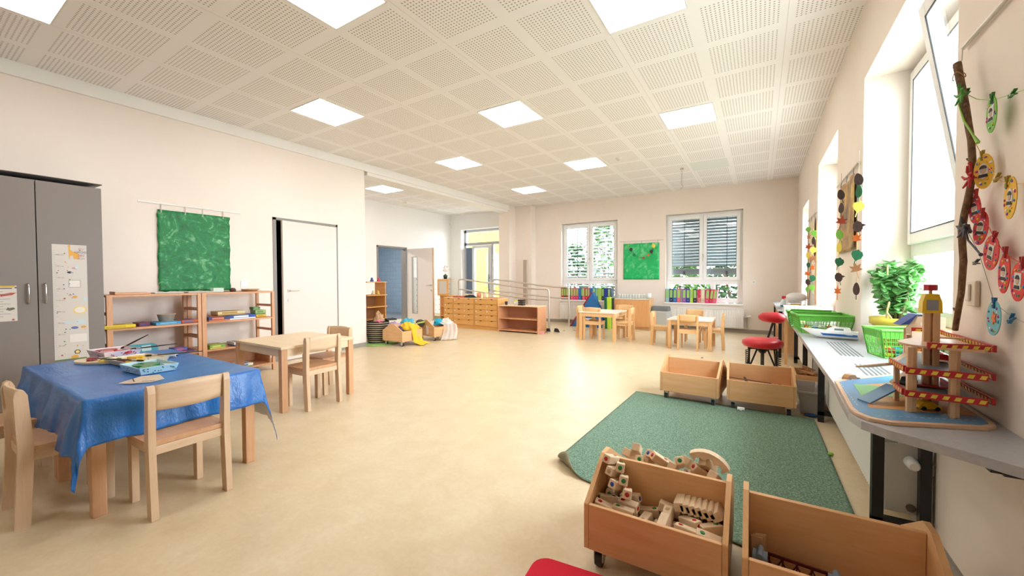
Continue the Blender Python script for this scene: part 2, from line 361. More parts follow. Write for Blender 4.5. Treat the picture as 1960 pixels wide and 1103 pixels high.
# outdoor venetian blinds
def slat_mat(name,col): return mat(name,col,.35,.3)
SLAT=slat_mat('blind_slat','#7C8A8C'); 
def blind(x0,x1,ztop,zbot,pitch,tilt,bar,label,y=YB+.30,sep=None):
    t=thing('venetian_blind',label,'window blind',((x0+x1)/2,y,ztop),0,'outdoor venetian blinds'); hw=(x1-x0)/2
    n=int((ztop-zbot)/pitch); 
    for k in range(n):
        z=-(k+.5)*pitch; b=MB()
        def fn(u,v): 
            a=(v-.5)*.075; cz=.006*math.cos((v-.5)*PI); return (-hw+2*hw*u, a*math.cos(tilt)-cz*math.sin(tilt), z+a*math.sin(tilt)+cz*math.cos(tilt))
        b.grid(fn,2,5); b.build('slat',SLAT,t,solid=.0015)
    zb=-(ztop-zbot)
    if bar: MB().box(-hw,hw,-.03,.03,zb-.14,zb).build('bottom_rail',mat('blind_rail','#6E7678',.4,.3),t,bevel=.006)
    b=MB()
    for xx in (-hw*.55,hw*.62): b.box(xx-.006,xx+.006,-.045,-.043,zb,0)
    b.build('ladder_tape',rubber,t); MB().box(-hw,hw,-.05,.05,0,.12).build('head_box',SLAT,t)
    if bar:
        b=MB()
        for xx in (-hw*.55,hw*.62): b.obox((xx,-.045,zb-.1),.05,.01,.08)
        b.build('tape_clip',rubber,t)
blind(-4.58,-3.09,2.66,.66,.085,rad(28),False,'half open slatted blind outside the back window behind the blue wedge cushion')
blind(-1.87,-.34,2.66,1.42,.070,rad(70),True,'nearly closed slatted blind outside the back window nearest the corner')
# right windows
def right_window(n,y0,y1,z1,tilt=False):
    t=struct(thing('window_%d'%n,'','')); del_keys(t); x=.93; zb=.90; zc=1.40; ym=y0+.42*(y1-y0) if tilt else (y0+y1)/2
    b=MB()
    def fr(b,a,c,p,q,x0,x1,w,ww=None):
        b.box(x0,x1,a,a+w,p,q).box(x0,x1,c-w,c,p,q).box(x0,x1,a+w,c-w,p,p+w).box(x0,x1,a+w,c-w,q-w,q)
    fr(b,y0,y1,zb,z1,x,x+.08,.055); b.box(x,x+.08,y0+.055,y1-.055,zc-.03,zc+.03); b.box(x,x+.08,ym-.02,ym+.02,zc,z1-.05)
    b.build('window_frame',pvc,t,bevel=.004)
    for i,(a,c) in enumerate(((y0+.045,ym-.005),(ym+.005,y1-.045))):
        zz0=zc+.025; b=MB(); fr(b,a-0,c,0,z1-.045-zz0,-.03,.03,.08); s=b.build('sash',pvc,t,(x,0,zz0),bevel=.006)
        MB().box(0,.006,a+.07,c-.07,.07,z1-.045-zz0-.07).build('window_pane',GLASS,s)
        q=MB(); fr(q,a+.073,c-.073,.073,z1-.045-zz0-.073,-.033,-.028,.008); q.build('gasket',rubber,s)
        if i==0 and tilt: s.rotation_euler=(0,rad(-9),0)
        if i==(1 if tilt else 0):
            hb=MB(); hy=a+.04 if i==1 else c-.04; hb.box(-.045,-.03,hy-.016,hy+.016,.50,.62); hb.cyl((-.03,hy,.56),(-.075,hy,.56),.009); hb.tube([(-.075,hy,.56),(-.085,hy,.59),(-.08,hy,.65),(-.07,hy,.71)],.010,8); hb.build('window_handle',pvc,s)
    MB().box(x+.01,x+.016,y0+.05,y1-.05,zb+.05,zc-.02).build('lower_pane',GLASS,t)
    q=MB(); fr(q,y0+.05,y1-.05,zb+.05,zc-.025,x-.002,x+.012,.035); q.build('lower_frame',pvc,t)
    MB().box(x-.06,x+.02,y0,y1,.865,.90).build('window_ledge',wood('ledge_wood','#C89C72','#D6AE86','y'),t,bevel=.003)
    MB().box(x-.02,XO,y0,y1,WT-.02,.865).build('parapet',WALL,t)
    return t
right_window(1,2.29,3.98,2.69,True); right_window(2,5.16,6.72,2.69); right_window(3,7.92,8.95,2.45)
# ================================================================= DOORS
DGREY=mat('door_frame_grey','#8E8883',.45); DLEAF=mat('door_leaf','#E4DAD3',.5)
def door_handle(parent,M,name='door_handle',flip=1):
    b=MB(); b.M=M; b.cyl((0,0,0),(0,-.008,0),.026,n=18); b.cyl((0,-.008,0),(0,-.05,0),.009); b.tube([(0,-.05,0),(.01*flip,-.057,0),(.06*flip,-.058,0),(.125*flip,-.052,0)],.0095,8)
    b.cyl((0,0,-.14),(0,-.008,-.14),.026,n=18); b.obox((0,-.009,-.14),.006,.004,.022,m=0); return b.build(name,steel,parent)
d=struct(bpy.data.objects.new('door_1',None)); C.objects.link(d)
MB().box(XL-.13,XL+.012,3.05,3.095,0,2.1).box(XL-.02,XL+.012,4.055,4.085,0,2.1).box(XL-.13,XL+.012,3.05,4.085,2.065,2.1).build('door_frame',DGREY,d)
lf=MB().box(-.02,.022,0,.905,.008,2.058).build('door_leaf',DLEAF,d,(XL+.002,4.052,0),bevel=.002); lf.rotation_euler=(0,0,PI-rad(4))
lf.rotation_euler=(0,0,rad(180+3.5))
door_handle(lf,Matrix.Translation((-.022,.82,1.03))@Matrix.Rotation(rad(-90),4,'Z')@Matrix.Identity(4),flip=1)
d=struct(bpy.data.objects.new('door_2',None)); C.objects.link(d)
MB().box(-8.72,-8.53,6.99,7.03,0,2.1).box(-8.72,-8.53,7.985,8.03,0,2.1).box(-8.72,-8.53,6.99,8.03,2.055,2.1).build('door_frame',DGREY,d)
# open leaf at right angles to the alcove wall, with a glazed strip
b=MB(); y0,y1=8.0,8.042
b.box(-8.5,-8.30,y0,y1,.01,2.05).box(-8.10,-7.53,y0,y1,.01,2.05).box(-8.30,-8.10,y0,y1,.01,.24).box(-8.30,-8.10,y0,y1,1.82,2.05)
lf=b.build('door_leaf',DLEAF,d)
b=MB(); b.box(-7.53,-7.505,y0,y1,.01,2.05).build('door_edge',wood('door_edge_wood','#C9A07A','#D8B592','z'),lf)
b=MB(); b.box(-8.31,-8.29,y0-.004,y1+.004,.23,1.83).box(-8.11,-8.09,y0-.004,y1+.004,.23,1.83).box(-8.29,-8.11,y0-.004,y1+.004,.23,.25).box(-8.29,-8.11,y0-.004,y1+.004,1.81,1.83).build('glazing_bead',mat('bead_grey','#A8A69E',.5),lf)
MB().box(-8.29,-8.11,8.018,8.024,.25,1.81).build('door_pane',GLASS,lf)
door_handle(lf,Matrix.Translation((-7.58,y0,1.03)),flip=-1)
# exit door with side light and transom (aluminium)
ALU=mat('aluminium_white','#DFE2E6',.35); ALUD=mat('aluminium_blue_grey','#5C6A82',.4)
d=struct(bpy.data.objects.new('door_3',None)); C.objects.link(d)
y=10.12
b=MB(); b.box(-8.11,-8.04,y,y+.07,0,2.76).box(-6.68,-6.61,y,y+.07,0,2.76).box(-8.11,-6.61,y,y+.07,2.69,2.76).box(-8.11,-6.61,y,y+.07,2.27,2.36).box(-7.05,-6.98,y,y+.07,0,2.27)
b.build('door_frame',mat('exit_frame_grey','#B9BEC6',.4),d)
MB().box(-8.04,-6.68,y+.03,y+.036,2.36,2.69).build('transom_pane',GLASS,d); MB().box(-6.98,-6.68,y+.03,y+.036,.02,2.27).build('side_pane',GLASS,d)
b=MB(); b.box(-8.03,-7.80,y-.02,y+.05,.01,2.20).build('door_closer_panel',ALUD,d)
b=MB(); frame_y(b,-7.80,-7.06,.01,2.26,y-.01,y+.05,.09); lf=b.build('door_leaf',ALU,d)
MB().box(-7.71,-7.15,y+.02,y+.026,.1,2.17).build('door_pane',GLASS,lf)
MB().cyl((-7.12,y-.07,.75),(-7.12,y-.07,1.35),.015).box(-7.13,-7.11,y-.07,y-.01,.85,.87).box(-7.13,-7.11,y-.07,y-.01,1.22,1.24).build('pull_handle',ALUD,lf)
b=MB(); b.box(-7.165,-7.15,y-.012,y-.008,.1,2.17).build('seal_strip',rubber,lf)
# ================================================================= OUTSIDE
YEL=mat('yellow_render','#C69A3A',.8)
t=thing('yellow_building','yellow rendered building outside, seen through the glass exit door','building',(-9.5,16,0))
MB().box(-9,-.45,0,3,-.2,6).build('wall',YEL,t)
b=MB(); frame_y(b,-1.95,-1.05,.9,2.5,-.05,.02,.07); b.box(-2.0,-1.0,-.12,0,.84,.9); w=b.build('window_frame',mat('facade_window_frame','#5E7050',.5),t)
MB().box(-1.88,-1.12,-.02,0,.97,2.43).build('pane',mat('facade_pane','#8E9468',.1),w)
struct(MB().box(-26,14,10.35,34,-.3,-.12).build('ground_outside',mat('outdoor_paving','#BDBBB0',.9)))
struct(MB().box(1.03,16,-8,10.35,-.3,-.12).build('ground_yard',mat('outdoor_yard','#C4C6B4',.9)))
LEAF=mat('garden_foliage','#3E6428',.6,vary=.35); LEAF2=mat('garden_foliage_dark','#2A4A24',.6,vary=.35); BARK=mat('bark_brown','#6A4E38',.8,vary=.2)
def bush(x,y,w,h,label,m):
    t=thing('garden_bush',label,'bush',(x,y,-.12),0,'bushes outside the back windows'); b=MB()
    rng=random.Random(int(x*100)+5)
    for k in range(1500):
        a=rng.random()*2*PI; z=rng.random(); r=w*(.35+.65*math.sin(min(1,z*1.15)*PI*.9))*(.55+.45*rng.random())
        c=Vector((r*math.cos(a),r*math.sin(a)*.7,z*h)); s=.07+.08*rng.random(); q=Matrix.Rotation(rng.random()*6,3,'Z')@Matrix.Rotation(rng.random()*2-1,3,'X')@Matrix.Rotation(rng.random()*2-1,3,'Y')
        b.add([c+q@Vector(p) for p in ((-s,0,0),(0,-s*.5,.01),(s,0,0),(0,s*.5,.01))],[(0,1,2,3)])
    f=b.build('foliage',m,t); s=MB()
    for k in range(5): a=k*1.3; s.tube([(0,0,0),(math.cos(a)*w*.3,math.sin(a)*w*.2,h*.4),(math.cos(a)*w*.5,math.sin(a)*w*.4,h*.8)],[.04,.03,.01],6)
    s.build('stem',BARK,t)
bush(-6.1,13.6,1.1,2.6,'leafy bush outside, left part of the view behind the left back window',LEAF2)
bush(-4.7,14.6,1.2,3.9,'taller bush outside behind the left back window',LEAF)
bush(-2.3,13.2,1.1,2.0,'green bush outside under the lowered blind, left side',LEAF)
bush(-.5,13.5,1.1,2.1,'green bush outside under the lowered blind, right side',LEAF2)
bush(1.3,14.2,1.1,2.6,'green bush outside, farthest to the right behind the corner window',LEAF)
# ================================================================= WARDROBE
WG=mat('wardrobe_grey','#857B75',.5); xw=-5.42
t=thing('wardrobe','tall grey two-door wardrobe against the left wall','wardrobe',(xw,0,0))
MB().box(-.54,0,-.09,1.175,0,.06).box(-.54,-.003,-.09,1.175,.06,.08).box(-.54,-.003,-.09,-.072,.08,2.08).box(-.54,-.003,1.157,1.175,.08,2.08).box(-.54,-.003,-.09,1.175,2.062,2.08).box(-.54,-.53,-.072,1.157,.08,2.06).build('body',WG,t)
b=MB(); b.grid(lambda u,v:(-.54+.56*v,-.10+1.28*u,2.112+.012*math.sin(u*3)+.01*u-.012*v),14,3).build('top_sheet',mat('top_film','#5F5955',.4),t,solid=.006)
for a,c,hy in ((-.07,.342,.29),(.347,.755,.702),(.761,1.172,.80)):
    dd=MB().box(0,.019,a,c,.085,2.075).build('door',WG,t,bevel=.0015)
    hb=MB(); z=1.08; hb.tube([(.019,hy,z-.085),(.045,hy,z-.08),(.05,hy,z-.06),(.05,hy,z+.06),(.045,hy,z+.08),(.019,hy,z+.085)],.0075,8); hb.build('door_handle',chrome,dd)
# growth chart poster
PT=pal
def poster_shapes(b,items,x=.002):
    x0_=x
    for j,(kind,yy,zz,s,mi) in enumerate(items):
        x=x0_*(1+.012*j)
        if kind=='dot': b.cyl((0,yy,zz),(x,yy,zz),s,n=10,m=mi,smooth=False)
        elif kind=='oval': 
            pts=[(yy+s[0]*math.cos(a),zz+s[1]*math.sin(a)) for a in [2*PI*i/18 for i in range(18)]]; b.prism(pts,0,x,'x',mi)
        elif kind=='rect': b.box(0,x,yy-s[0],yy+s[0],zz-s[1],zz+s[1],mi)
        elif kind=='star':
            pts=[(yy+(s if i%2==0 else s*.45)*math.sin(PI*i/5),zz+(s if i%2==0 else s*.45)*math.cos(PI*i/5)) for i in range(10)]; b.prism(pts,0,x,'x',mi)
        elif kind=='poly': b.prism([(yy+p[0],zz+p[1]) for p in s],0,x,'x',mi)
t=thing('growth_chart','tall printed measuring chart with a giraffe taped to the right wardrobe door','poster',(xw+.0195,.845,.462))
CH=[mat('chart_paper','#D6CFC6',.6),pal('#E2A63C'),pal('#5E6FA8'),pal('#B04048'),pal('#3F4A6A'),pal('#E9E2DA'),pal('#C9D8DC'),pal('#9AA0AC'),pal('#D9A0A0'),pal('#EFD27A'),pal('#58863F'),pal('#2E2622')]
MB().box(0,.001,0,.218,0,1.06).build('sheet',CH[0],t)
g=[('poly',.11,.93,[(-.005,.0),(-.002,-.0),(.0,.03),(.02,.03),(.024,0),(.03,0),(.05,.0),(.056,0),(.06,.045),(.05,.06),(.018,.068),(.002,.085),(.004,.125),(-.004,.13),(-.016,.118),(-.008,.112),(-.008,.075)],1),
('oval',.135,.845,(.018,.010),8),('oval',.152,.855,(.013,.015),6),('oval',.105,.805,(.016,.010),11),('oval',.12,.803,(.01,.006),7),
('rect',.135,.70,(.038,.034),7),('rect',.135,.70,(.034,.030),5),('oval',.105,.595,(.012,.008),8),('oval',.135,.578,(.015,.012),1),('oval',.20,.555,(.012,.02),6),('star',.07,.565,.010,3),
('oval',.165,.455,(.044,.036),9),('oval',.165,.455,(.034,.026),5),('oval',.085,.345,(.028,.014),6),('oval',.165,.345,(.042,.022),6),('oval',.128,.292,(.024,.012),2),('oval',.185,.295,(.018,.011),1),
('rect',.15,.195,(.055,.037),5),('oval',.125,.02,(.024,.018),1),('dot',.142,.066,.020,11),('dot',.142,.066,.014,9),('star',.045,.046,.010,3),('rect',.10,.004,(.1,.004),10)]
rr=random.Random(3)
for i in range(34): g.append(('dot',.02+.18*rr.random(),.02+1.0*rr.random(),.0025+.003*rr.random(),rr.choice([2,3,4,10,1])))
for i in range(53): g.append(('rect',.012 if i%5 else .018,.03+i*.0187,(.006 if i%5 else .012,.0007),7))
poster_shapes_b=MB(); poster_shapes_b.M=Matrix.Translation((.001,0,0)); poster_shapes(poster_shapes_b,g,.0012); poster_shapes_b.build('printed_pictures',CH,t)
for i,(w,m) in enumerate((('SO',pal('#C98A8A')),('GROSS',pal('#5E7A9A')),('BIN',pal('#C98A8A')),('ICH',pal('#C98A8A')))):
    text('lettering',w,.027,face_x((.0036,.180,1.022-i*.030)),m,t)
for i in range(9): text('measure_number','%d cm'%(150-10*i),.017,face_x((.0036,.045,.965-i*.104)),pal('#B98A88'),t)
# butterfly poster on left door
t=thing('leaflet_poster','small printed sheet with red pictures taped to the left wardrobe door','poster',(xw+.0195,0,0))
MB().box(0,.001,.415,.64,.848,1.15).build('sheet',mat('leaflet_paper','#D9D2C8',.5),t)
LP=[pal('#D8B43A'),pal('#5A4A6A'),pal('#B9452E'),pal('#6A665E'),pal('#8E8880'),pal('#B0A8A0')]
b=MB(); b.M=Matrix.Translation((.001,0,0))
poster_shapes(b,[('rect',.53,1.143,(.1,.007),0),('rect',.54,1.127,(.075,.004),1),('poly',.585,1.06,[(-.03,0),(.03,.01),(.052,.03),(.02,.03),(-.01,.022),(-.04,.02)],2),('poly',.60,.955,[(-.02,-.01),(0,-.018),(.03,-.005),(.02,.01),(0,.006),(-.012,.012)],3),
 ('oval',.49,.975,(.045,.03),2),('oval',.47,.93,(.03,.01),2),('star',.617,.86,.012,2),('star',.635,1.133,.01,1)]+[('rect',.535+ (i%2)*.04,1.10-i*.021,(.03,.0016),4) for i in range(11)]+[('rect',.46,1.10-i*.015,(.03,.0014),5) for i in range(5)],.0008)
b.build('printed_pictures',LP,t)
# ================================================================= WALL PAINTING LEFT
def paint_mat(name,dark,mid,light,sc=4,pos=(.3,.52,.72)):
    t=NT(name); v=t.coords(); f=t.noise(v,sc,7,.7,1.8); g=t.noise(v,sc*2.7,3,.6,.5); m=t.math('ADD',t.math('MULTIPLY',f,.7),t.math('MULTIPLY',g,.3))
    t.l(t.ramp(m,list(zip(pos,(dark,mid,light)))),t.b.inputs['Base Color']); t.b.inputs['Roughness'].default_value=.55; return t.m
def hang_rail(y0,y1,z,x,label,sgn=1):
    o=MB().box(x,x+sgn*.012,y0,y1,z-.007,z+.007).build('picture_rail',mat('rail_white_grey','#CFC9C1',.4,.3)); return tag(o,label,'picture rail')
def hang_sheet(name,label,w,h,y0,z1,x,m,hooks,zr,sgn=1,wav=.01,seed=1):
    t=thing(name,label,'painting',(x,y0,z1)); rng=random.Random(seed); b=MB(); NU,NV=30,36
    e=[rng.uniform(-.006,.006) for _ in range(NV+NU)]
    def fn(u,v):
        yy=u*w; zz=-v*h
        if u==0 or u==1: yy+=e[int(v*(NV-1))]
        if v==1: zz+=e[int(u*(NU-1))]
        return (sgn*(.012+wav*math.sin(u*9+seed)*v+wav*.5*math.sin(v*7+u*3)),yy,zz)
    b.grid(fn,NU,NV); b.build('painted_sheet',m,t,solid=.0015)
    hb=MB()
    for k in hooks: hb.tube([(sgn*.012,k*w,-.02),(sgn*.014,k*w,.0),(sgn*.012,k*w,zr-z1)],.003,6); hb.box(sgn*.004,sgn*.018,k*w-.006,k*w+.006,-.03,.002)
    hb.build('hook',mat('hook_grey','#A8A29A',.4),t); return t
hang_rail(1.587,2.63,2.093,XL,'thin pale picture rail on the left wall above the shelving')
hang_sheet('green_painting','large dark green finger-painted sheet hanging on the left wall above the shelves',.745,.96,1.752,2.02,XL,paint_mat('green_paint_dark','#076030','#0A8040','#9AD0A0',5.5,(.38,.53,.70)),[.05,.36,.6,.9],2.093,1,.008,2)
# light switch plate by shelf (on the left wall)
o=MB().box(XL,XL+.01,2.62,2.70,1.10,1.18).build('wall_socket',plastic,bevel=.003); tag(o,'small white socket plate on the left wall over the shelf unit','socket')
# ================================================================= SHELF UNITS (left wall)
def shelf_unit(name,label,y0,y1,zs,back_box=False):
    t=thing(name,label,'shelf',(-5.9,y0,0)); w=y1-y0; D=.44; p=.035
    for (x,y) in ((D-p,0),(D-p,w-p),(0,0),(0,w-p)): MB().box(x,x+p,y,y+p*1.3 if y==0 else y+p,0,1.045).build('post',shZ,t,bevel=.003)
    for z in zs: MB().box(.0,D-.004,.004,w-.004,z-.022,z).build('shelf_board',shW,t,bevel=.002)
    for y in (0,w-p):
        b=MB()
        for z in (.22,.55,.87): b.box(p,D-p,y+.008,y+p-.008,z-.03,z)
        b.build('side_rail',shW,t)
    if back_box: MB().box(.02,.035,.04,w-.04,.10,.35).box(.02,D-.03,w-.06,w-.045,.10,.35).build('back_panel',shW,t)
    return t
shelf_unit('open_shelf','beech open shelf unit nearest the wardrobe',1.20,1.985,(1.045,.705,.375,.1))
shelf_unit('open_shelf','beech open shelf unit beside the ajar white door',1.99,2.80,(1.045,.705,.375,.1),True)
def gbox(name,label,cat,x,y,z,sx,sy,sz,cols,rz=0,lid=True,group=None,bev=.003,pic=None):
    """cardboard game box: base, lid and printed label"""
    t=thing(name,label,cat,(x,y,z),rz,group)
    MB().box(-sx/2+.003,sx/2-.003,-sy/2+.003,sy/2-.003,0,sz*.9).build('box_base',pal(cols[-1]),t,bevel=bev)
    l=MB().box(-sx/2,sx/2,-sy/2,sy/2,sz*.3,sz).build('box_lid',pal(cols[0]),t,bevel=bev)
    if len(cols)>1:
        b=MB(); b.box(sx/2,sx/2+.0008,-sy*.35,sy*.2,sz*.42,sz*.85).box(-sx*.3,sx*.3,-sy*.3,sy*.3,sz,sz+.0008); b.build('printed_label',pal(cols[1]),t)
    return t
sx=-5.66
gbox('game_box','long yellow game box on the middle shelf next to the wardrobe','game box',-5.55,1.28,.707,.22,.26,.035,['#E8D21E','#C9A81A'])
gbox('game_box','small dark red game box beside the yellow one','game box',-5.62,1.50,.707,.2,.09,.035,['#7E2438','#4A3A7A'])
gbox('game_box','flat sky blue game box under the clear plastic tub','game box',-5.58,1.70,.707,.24,.25,.03,['#3F93C8','#78B8DC'])
gbox('game_box','orange-brown game box with a blue end beside the plastic tub','game box',-5.56,1.87,.707,.22,.15,.036,['#C4582C','#4A6AA8','#8E3A22'])
t=thing('plastic_tub','clear beige plastic tub standing on a flat blue box','tub',(-5.58,1.70,.739)); MB().lathe([(0,0),(.062,0),(.078,.075),(.083,.076),(.083,.08),(.074,.08),(.060,.006),(0,.006)]).build('tub_wall',mat('tub_clear','#CDB9A4',.3),t)
b=MB(); rng=random.Random(2)
for i in range(12): b.obox((rng.uniform(-.035,.035),rng.uniform(-.035,.035),.02+rng.random()*.03),.03,.02,.015,rng.random()*3)
b.build('tub_content',pal('#B98A68'),t)['kind']='stuff'
gbox('game_box','wide dark blue game box with white lettering shapes, beside the ajar door','game box',-5.60,2.42,.707,.28,.30,.05,['#1F4C9E','#F0F0F4'])
gbox('game_box','dark blue game box with orange shapes, left one of the blue pair','game box',-5.55,2.15,.707,.26,.22,.05,['#2A3E78','#D87848'])
gbox('game_box','cream patterned game box lying on the two blue ones','game box',-5.62,2.32,.759,.2,.3,.05,['#D9CC98','#B98E3C'])
gbox('game_box','pale green box on the right end of the middle shelf','game box',-5.6,2.66,.743,.14,.13,.055,['#9DBA7A','#6E9448'])
gbox('game_box','yellow box under the pale green boxes','game box',-5.6,2.665,.707,.14,.12,.034,['#E3C23A','#C99A1E'])
gbox('game_box','small dark green box on top of the box stack','game box',-5.62,2.63,.80,.09,.09,.04,['#4E7A3C','#88A868'])
gbox('game_box','green and yellow picture box on the lower shelf, left end of the second unit','game box',-5.56,2.14,.377,.2,.16,.045,['#7EAE3C','#D6D06A'])
gbox('game_box','white box with blue pictures lying on a tray, lower shelf','game box',-5.55,2.40,.382,.2,.18,.045,['#D9DDE4','#3E68A8'])
gbox('game_box','olive game box on the lower shelf near its right post','game box',-5.66,2.60,.377,.2,.2,.03,['#98A058','#C8B860'])
gbox('game_box','white and green box on the bottom shelf seen under the small table','game box',-5.55,2.42,.102,.2,.2,.04,['#E4E6DA','#4C84C0','#9AB04A'])
gbox('game_box','flat purple game box on the lower shelf of the left unit','game box',-5.6,1.78,.377,.26,.28,.022,['#5A3E6E','#C05890'])
gbox('game_box','pink and blue small box on the purple game box','game box',-5.58,1.80,.401,.16,.12,.03,['#4A68B8','#D070A0'])
t=thing('picture_board','teal rounded picture board leaning on the lower shelf beside the wardrobe','board',(-5.62,1.42,.377)); b=MB(); b.M=Matrix.Rotation(rad(-14),4,'Y'); b.prism(rrect(-.26,.22,0,.13,.06,6),0,.01,'x'); b.build('board_panel',pal('#2A97A8'),t)
b=MB(); b.M=Matrix.Rotation(rad(-14),4,'Y'); b.prism(rrect(-.2,-.05,.03,.1,.02),.01,.0115,'x').prism(rrect(.08,.16,.05,.11,.01),.01,.0115,'x'); b.build('printed_label',pal('#BFE0E0'),t)
def top_item(o,l,c): return tag(o,l,c)
o=MB().lathe([(0,.002),(.07,.002),(.105,.028),(.108,.028),(.072,0),(0,0)],n=28).build('shallow_dish',wood('dish_wood','#B08A5C','#C8A274'),None,(-5.62,2.58,1.047)); tag(o,'shallow round wooden dish on top of the shelf unit near the door','dish')
o=MB().box(-.04,.04,-.055,.055,0,.05).build('small_box',[pal('#CFE0D4')],None,(-5.6,2.2,1.047),bevel=.004); tag(o,'pale mint box in front of the green painting on the shelf top','box')
o=MB().lathe([(.0,0),(.03,.0),(.035,.01),(.033,.03),(.02,.045),(0,.048)],n=14).build('pine_cone',mat('cone_brown','#4E3428',.8),None,(-5.58,2.36,1.047)); tag(o,'small dark brown pine cone on the shelf top','pine cone')
o=MB().box(-.09,.09,-.14,.14,0,.018).box(-.09,.09,-.14,-.13,.018,.03).build('wooden_tray',shW,None,(-5.62,1.42,1.047)); tag(o,'plain beech tray on the left end of the shelf top','tray')
for k,(y,w,l) in enumerate(((1.72,.3,'white paper stack on the shelf top under the painting, left one'),(2.02,.3,'white paper stack on the shelf top over the middle posts'),(2.47,.28,'white paper sheets lying under the wooden dish side of the shelf top'))):
    b=MB(); 
    for i in range(4): b.obox((rng.uniform(-.01,.01),0,.002+.003*i),.2,w*.85,.002,rng.uniform(-.05,.05))
    o=b.build('paper_stack',mat('paper_white','#EFEBE4',.7),None,(-5.75 if k==2 else -5.64,y,1.046)); tag(o,l,'paper')
# ================================================================= CHAIRS / TABLES
def make_chair(sx_=1.0,wx=chairX,wz=chairZ,wy=chairY,ws=seatW):
    t=thing('child_chair','tmp','chair'); s=sx_; W=.36*s; hb=.67*s; sh=.385*s; dp=.335*s; px_=.030*s
    for sgn in (-1,1):
        x0=sgn*(W/2-px_/2)
        # rear post: leans back at the top and at the foot, rounded top
        prof=[(-.022,0),(.030,0),(.045,.30*s),(.048,sh),(.032,hb-.03),(.022,hb-.008),(.008,hb),(-.006,hb-.008),(-.012,hb-.04),(-.004,sh),(-.006,.3*s)]
        MB().prism([(p[0],p[1]) for p in prof],x0-px_/2,x0+px_/2,'x').build('leg',wz,t,bevel=.004)
        x1=sgn*(W/2-px_*1.15)
        MB().prism([(dp-.05*s,0),(dp-.005,0),(dp,sh-.025),(dp-.052*s,sh-.025)],x1-px_/2,x1+px_/2,'x').build('leg',wz,t,bevel=.004)
        MB().box(x1-.012,x1+.012,.04,dp-.045*s,sh-.075*s,sh-.022).build('side_rail',wy,t,bevel=.003)
    b=MB(); hw=W/2-.002
    prof=[(x*hw,y) for x,y in ((-.92,.015),(.92,.015),(1.0,.06),(1.0,dp-.03),(.9,dp+.008),(-.9,dp+.008),(-1,dp-.03),(-1,.06))]
    b.prism(prof,sh-.024,sh); b.build('seat',ws,t,bevel=.007)
    b=MB(); hw=W/2-px_+.002
    def fn(u,v): x=-hw+2*hw*u; z=sh+.155*s+v*.125*s+(.008*math.cos((u-.5)*PI) if v>.5 else -.006*math.cos((u-.5)*PI)); return (x,.012-.022*math.cos((u-.5)*PI)-.012*v,z)
    b.grid(fn,14,5); b.build('backrest',wx,t,solid=.012,bevel=0)
    MB().box(-hw,hw,.012,.03,sh-.07*s,sh-.026).build('rear_rail',wx,t,bevel=.003)
    return t
def make_table(x0,x1,y0,y1,h,label,name='child_table',mx_=tblX,mz=tblZ,leg=.055,tm=None):
    t=thing(name,label,'table',((x0+x1)/2,(y0+y1)/2,0)); a=(x1-x0)/2; c=(y1-y0)/2
    MB().box(-a,a,-c,c,h-.024,h).build('table_top',tm or mx_,t,bevel=.004)
    for sx_ in (-1,1):
        for sy in (-1,1):
            X0=sx_*(a-.008-leg/2); Y0=sy*(c-.008-leg/2); MB().box(X0-leg/2,X0+leg/2,Y0-leg/2,Y0+leg/2,0,h-.024).build('leg',mz,t,bevel=.004)
    for sgn in (-1,1):
        MB().box(-a+.06,a-.06,sgn*(c-.03)-.01,sgn*(c-.03)+.01,h-.095,h-.024).build('apron',mx_,t); MB().box(sgn*(a-.03)-.01,sgn*(a-.03)+.01,-c+.06,c-.06,h-.095,h-.024).build('apron',mx_,t)
    return t
TH=.598
make_table(-3.55,-2.80,.54,1.31,TH,'beech child table under the blue cloth, end nearest the small bare table')
make_table(-4.25,-3.555,.54,1.31,TH,'beech child table under the blue cloth, end nearest the wardrobe')
make_table(-4.45,-3.585,1.885,2.635,.592,'bare beech child table before the ajar white door')
ch=make_chair(); ch.location=(-2.548,.872,0); ch.rotation_euler=(0,0,rad(92)); ch['label']='beech child chair at the open end of the blue covered table, seen from behind'; G='beech chairs at the left tables'; ch['group']=G
copytree(ch,(-3.165,.345,0),rad(0),'beech child chair cut by the left photo edge, its back post before the blue cloth',G)
copytree(ch,(-3.73,.26,0),rad(3),'beech child chair pushed under the blue cloth next to the photo edge, mostly hidden',G)
copytree(ch,(-3.462,2.212,0),rad(93),'beech child chair tucked into the bare table, nearer the camera',G)
copytree(ch,(-3.965,2.735,0),rad(184),'beech child chair on the far side of the bare table beside the door',G)
fc=make_chair(.95,farX,farZ,farX,farX); G2='beech chairs round the two back tables'
fc.location=(-2.745,7.315,0); fc['group']=G2; fc['label']='beech chair on the camera side of the table by the blue wedge'
copytree(fc,(-2.05,7.63,0),rad(93),'beech chair at the right end of the table by the blue wedge',G2)
copytree(fc,(-2.42,8.40,0),rad(180),'beech chair behind the table by the blue wedge, facing the camera',G2)
copytree(fc,(-3.16,7.72,0),rad(-88),'beech chair at the left end of the table by the blue wedge, mostly hidden',G2)
fd=copytree(fc,(-.995,7.055,0),0,'beech chair on the camera side of the rightmost back table, seen from behind',G2)
for o in [fd]: o.scale=(.93,.93,.93)
for loc,rz,l in (((-.50,7.54,0),93,'beech chair at the right end of the rightmost back table, seen edge-on'),((-1.65,7.49,0),-87,'beech chair drawn out to the left of the rightmost back table'),((-1.05,8.35,0),180,'beech chair behind the rightmost back table by the radiator')):
    o=copytree(fc,loc,rad(rz),l,G2); o.scale=(.93,.93,.93)
topW=mat('table_top_pale','#EFE3D2',.25)
make_table(-3.0,-2.27,7.27,8.03,.555,'small beech table with pale top before the blue wedge cushion',mx_=farX,mz=farZ,tm=topW)
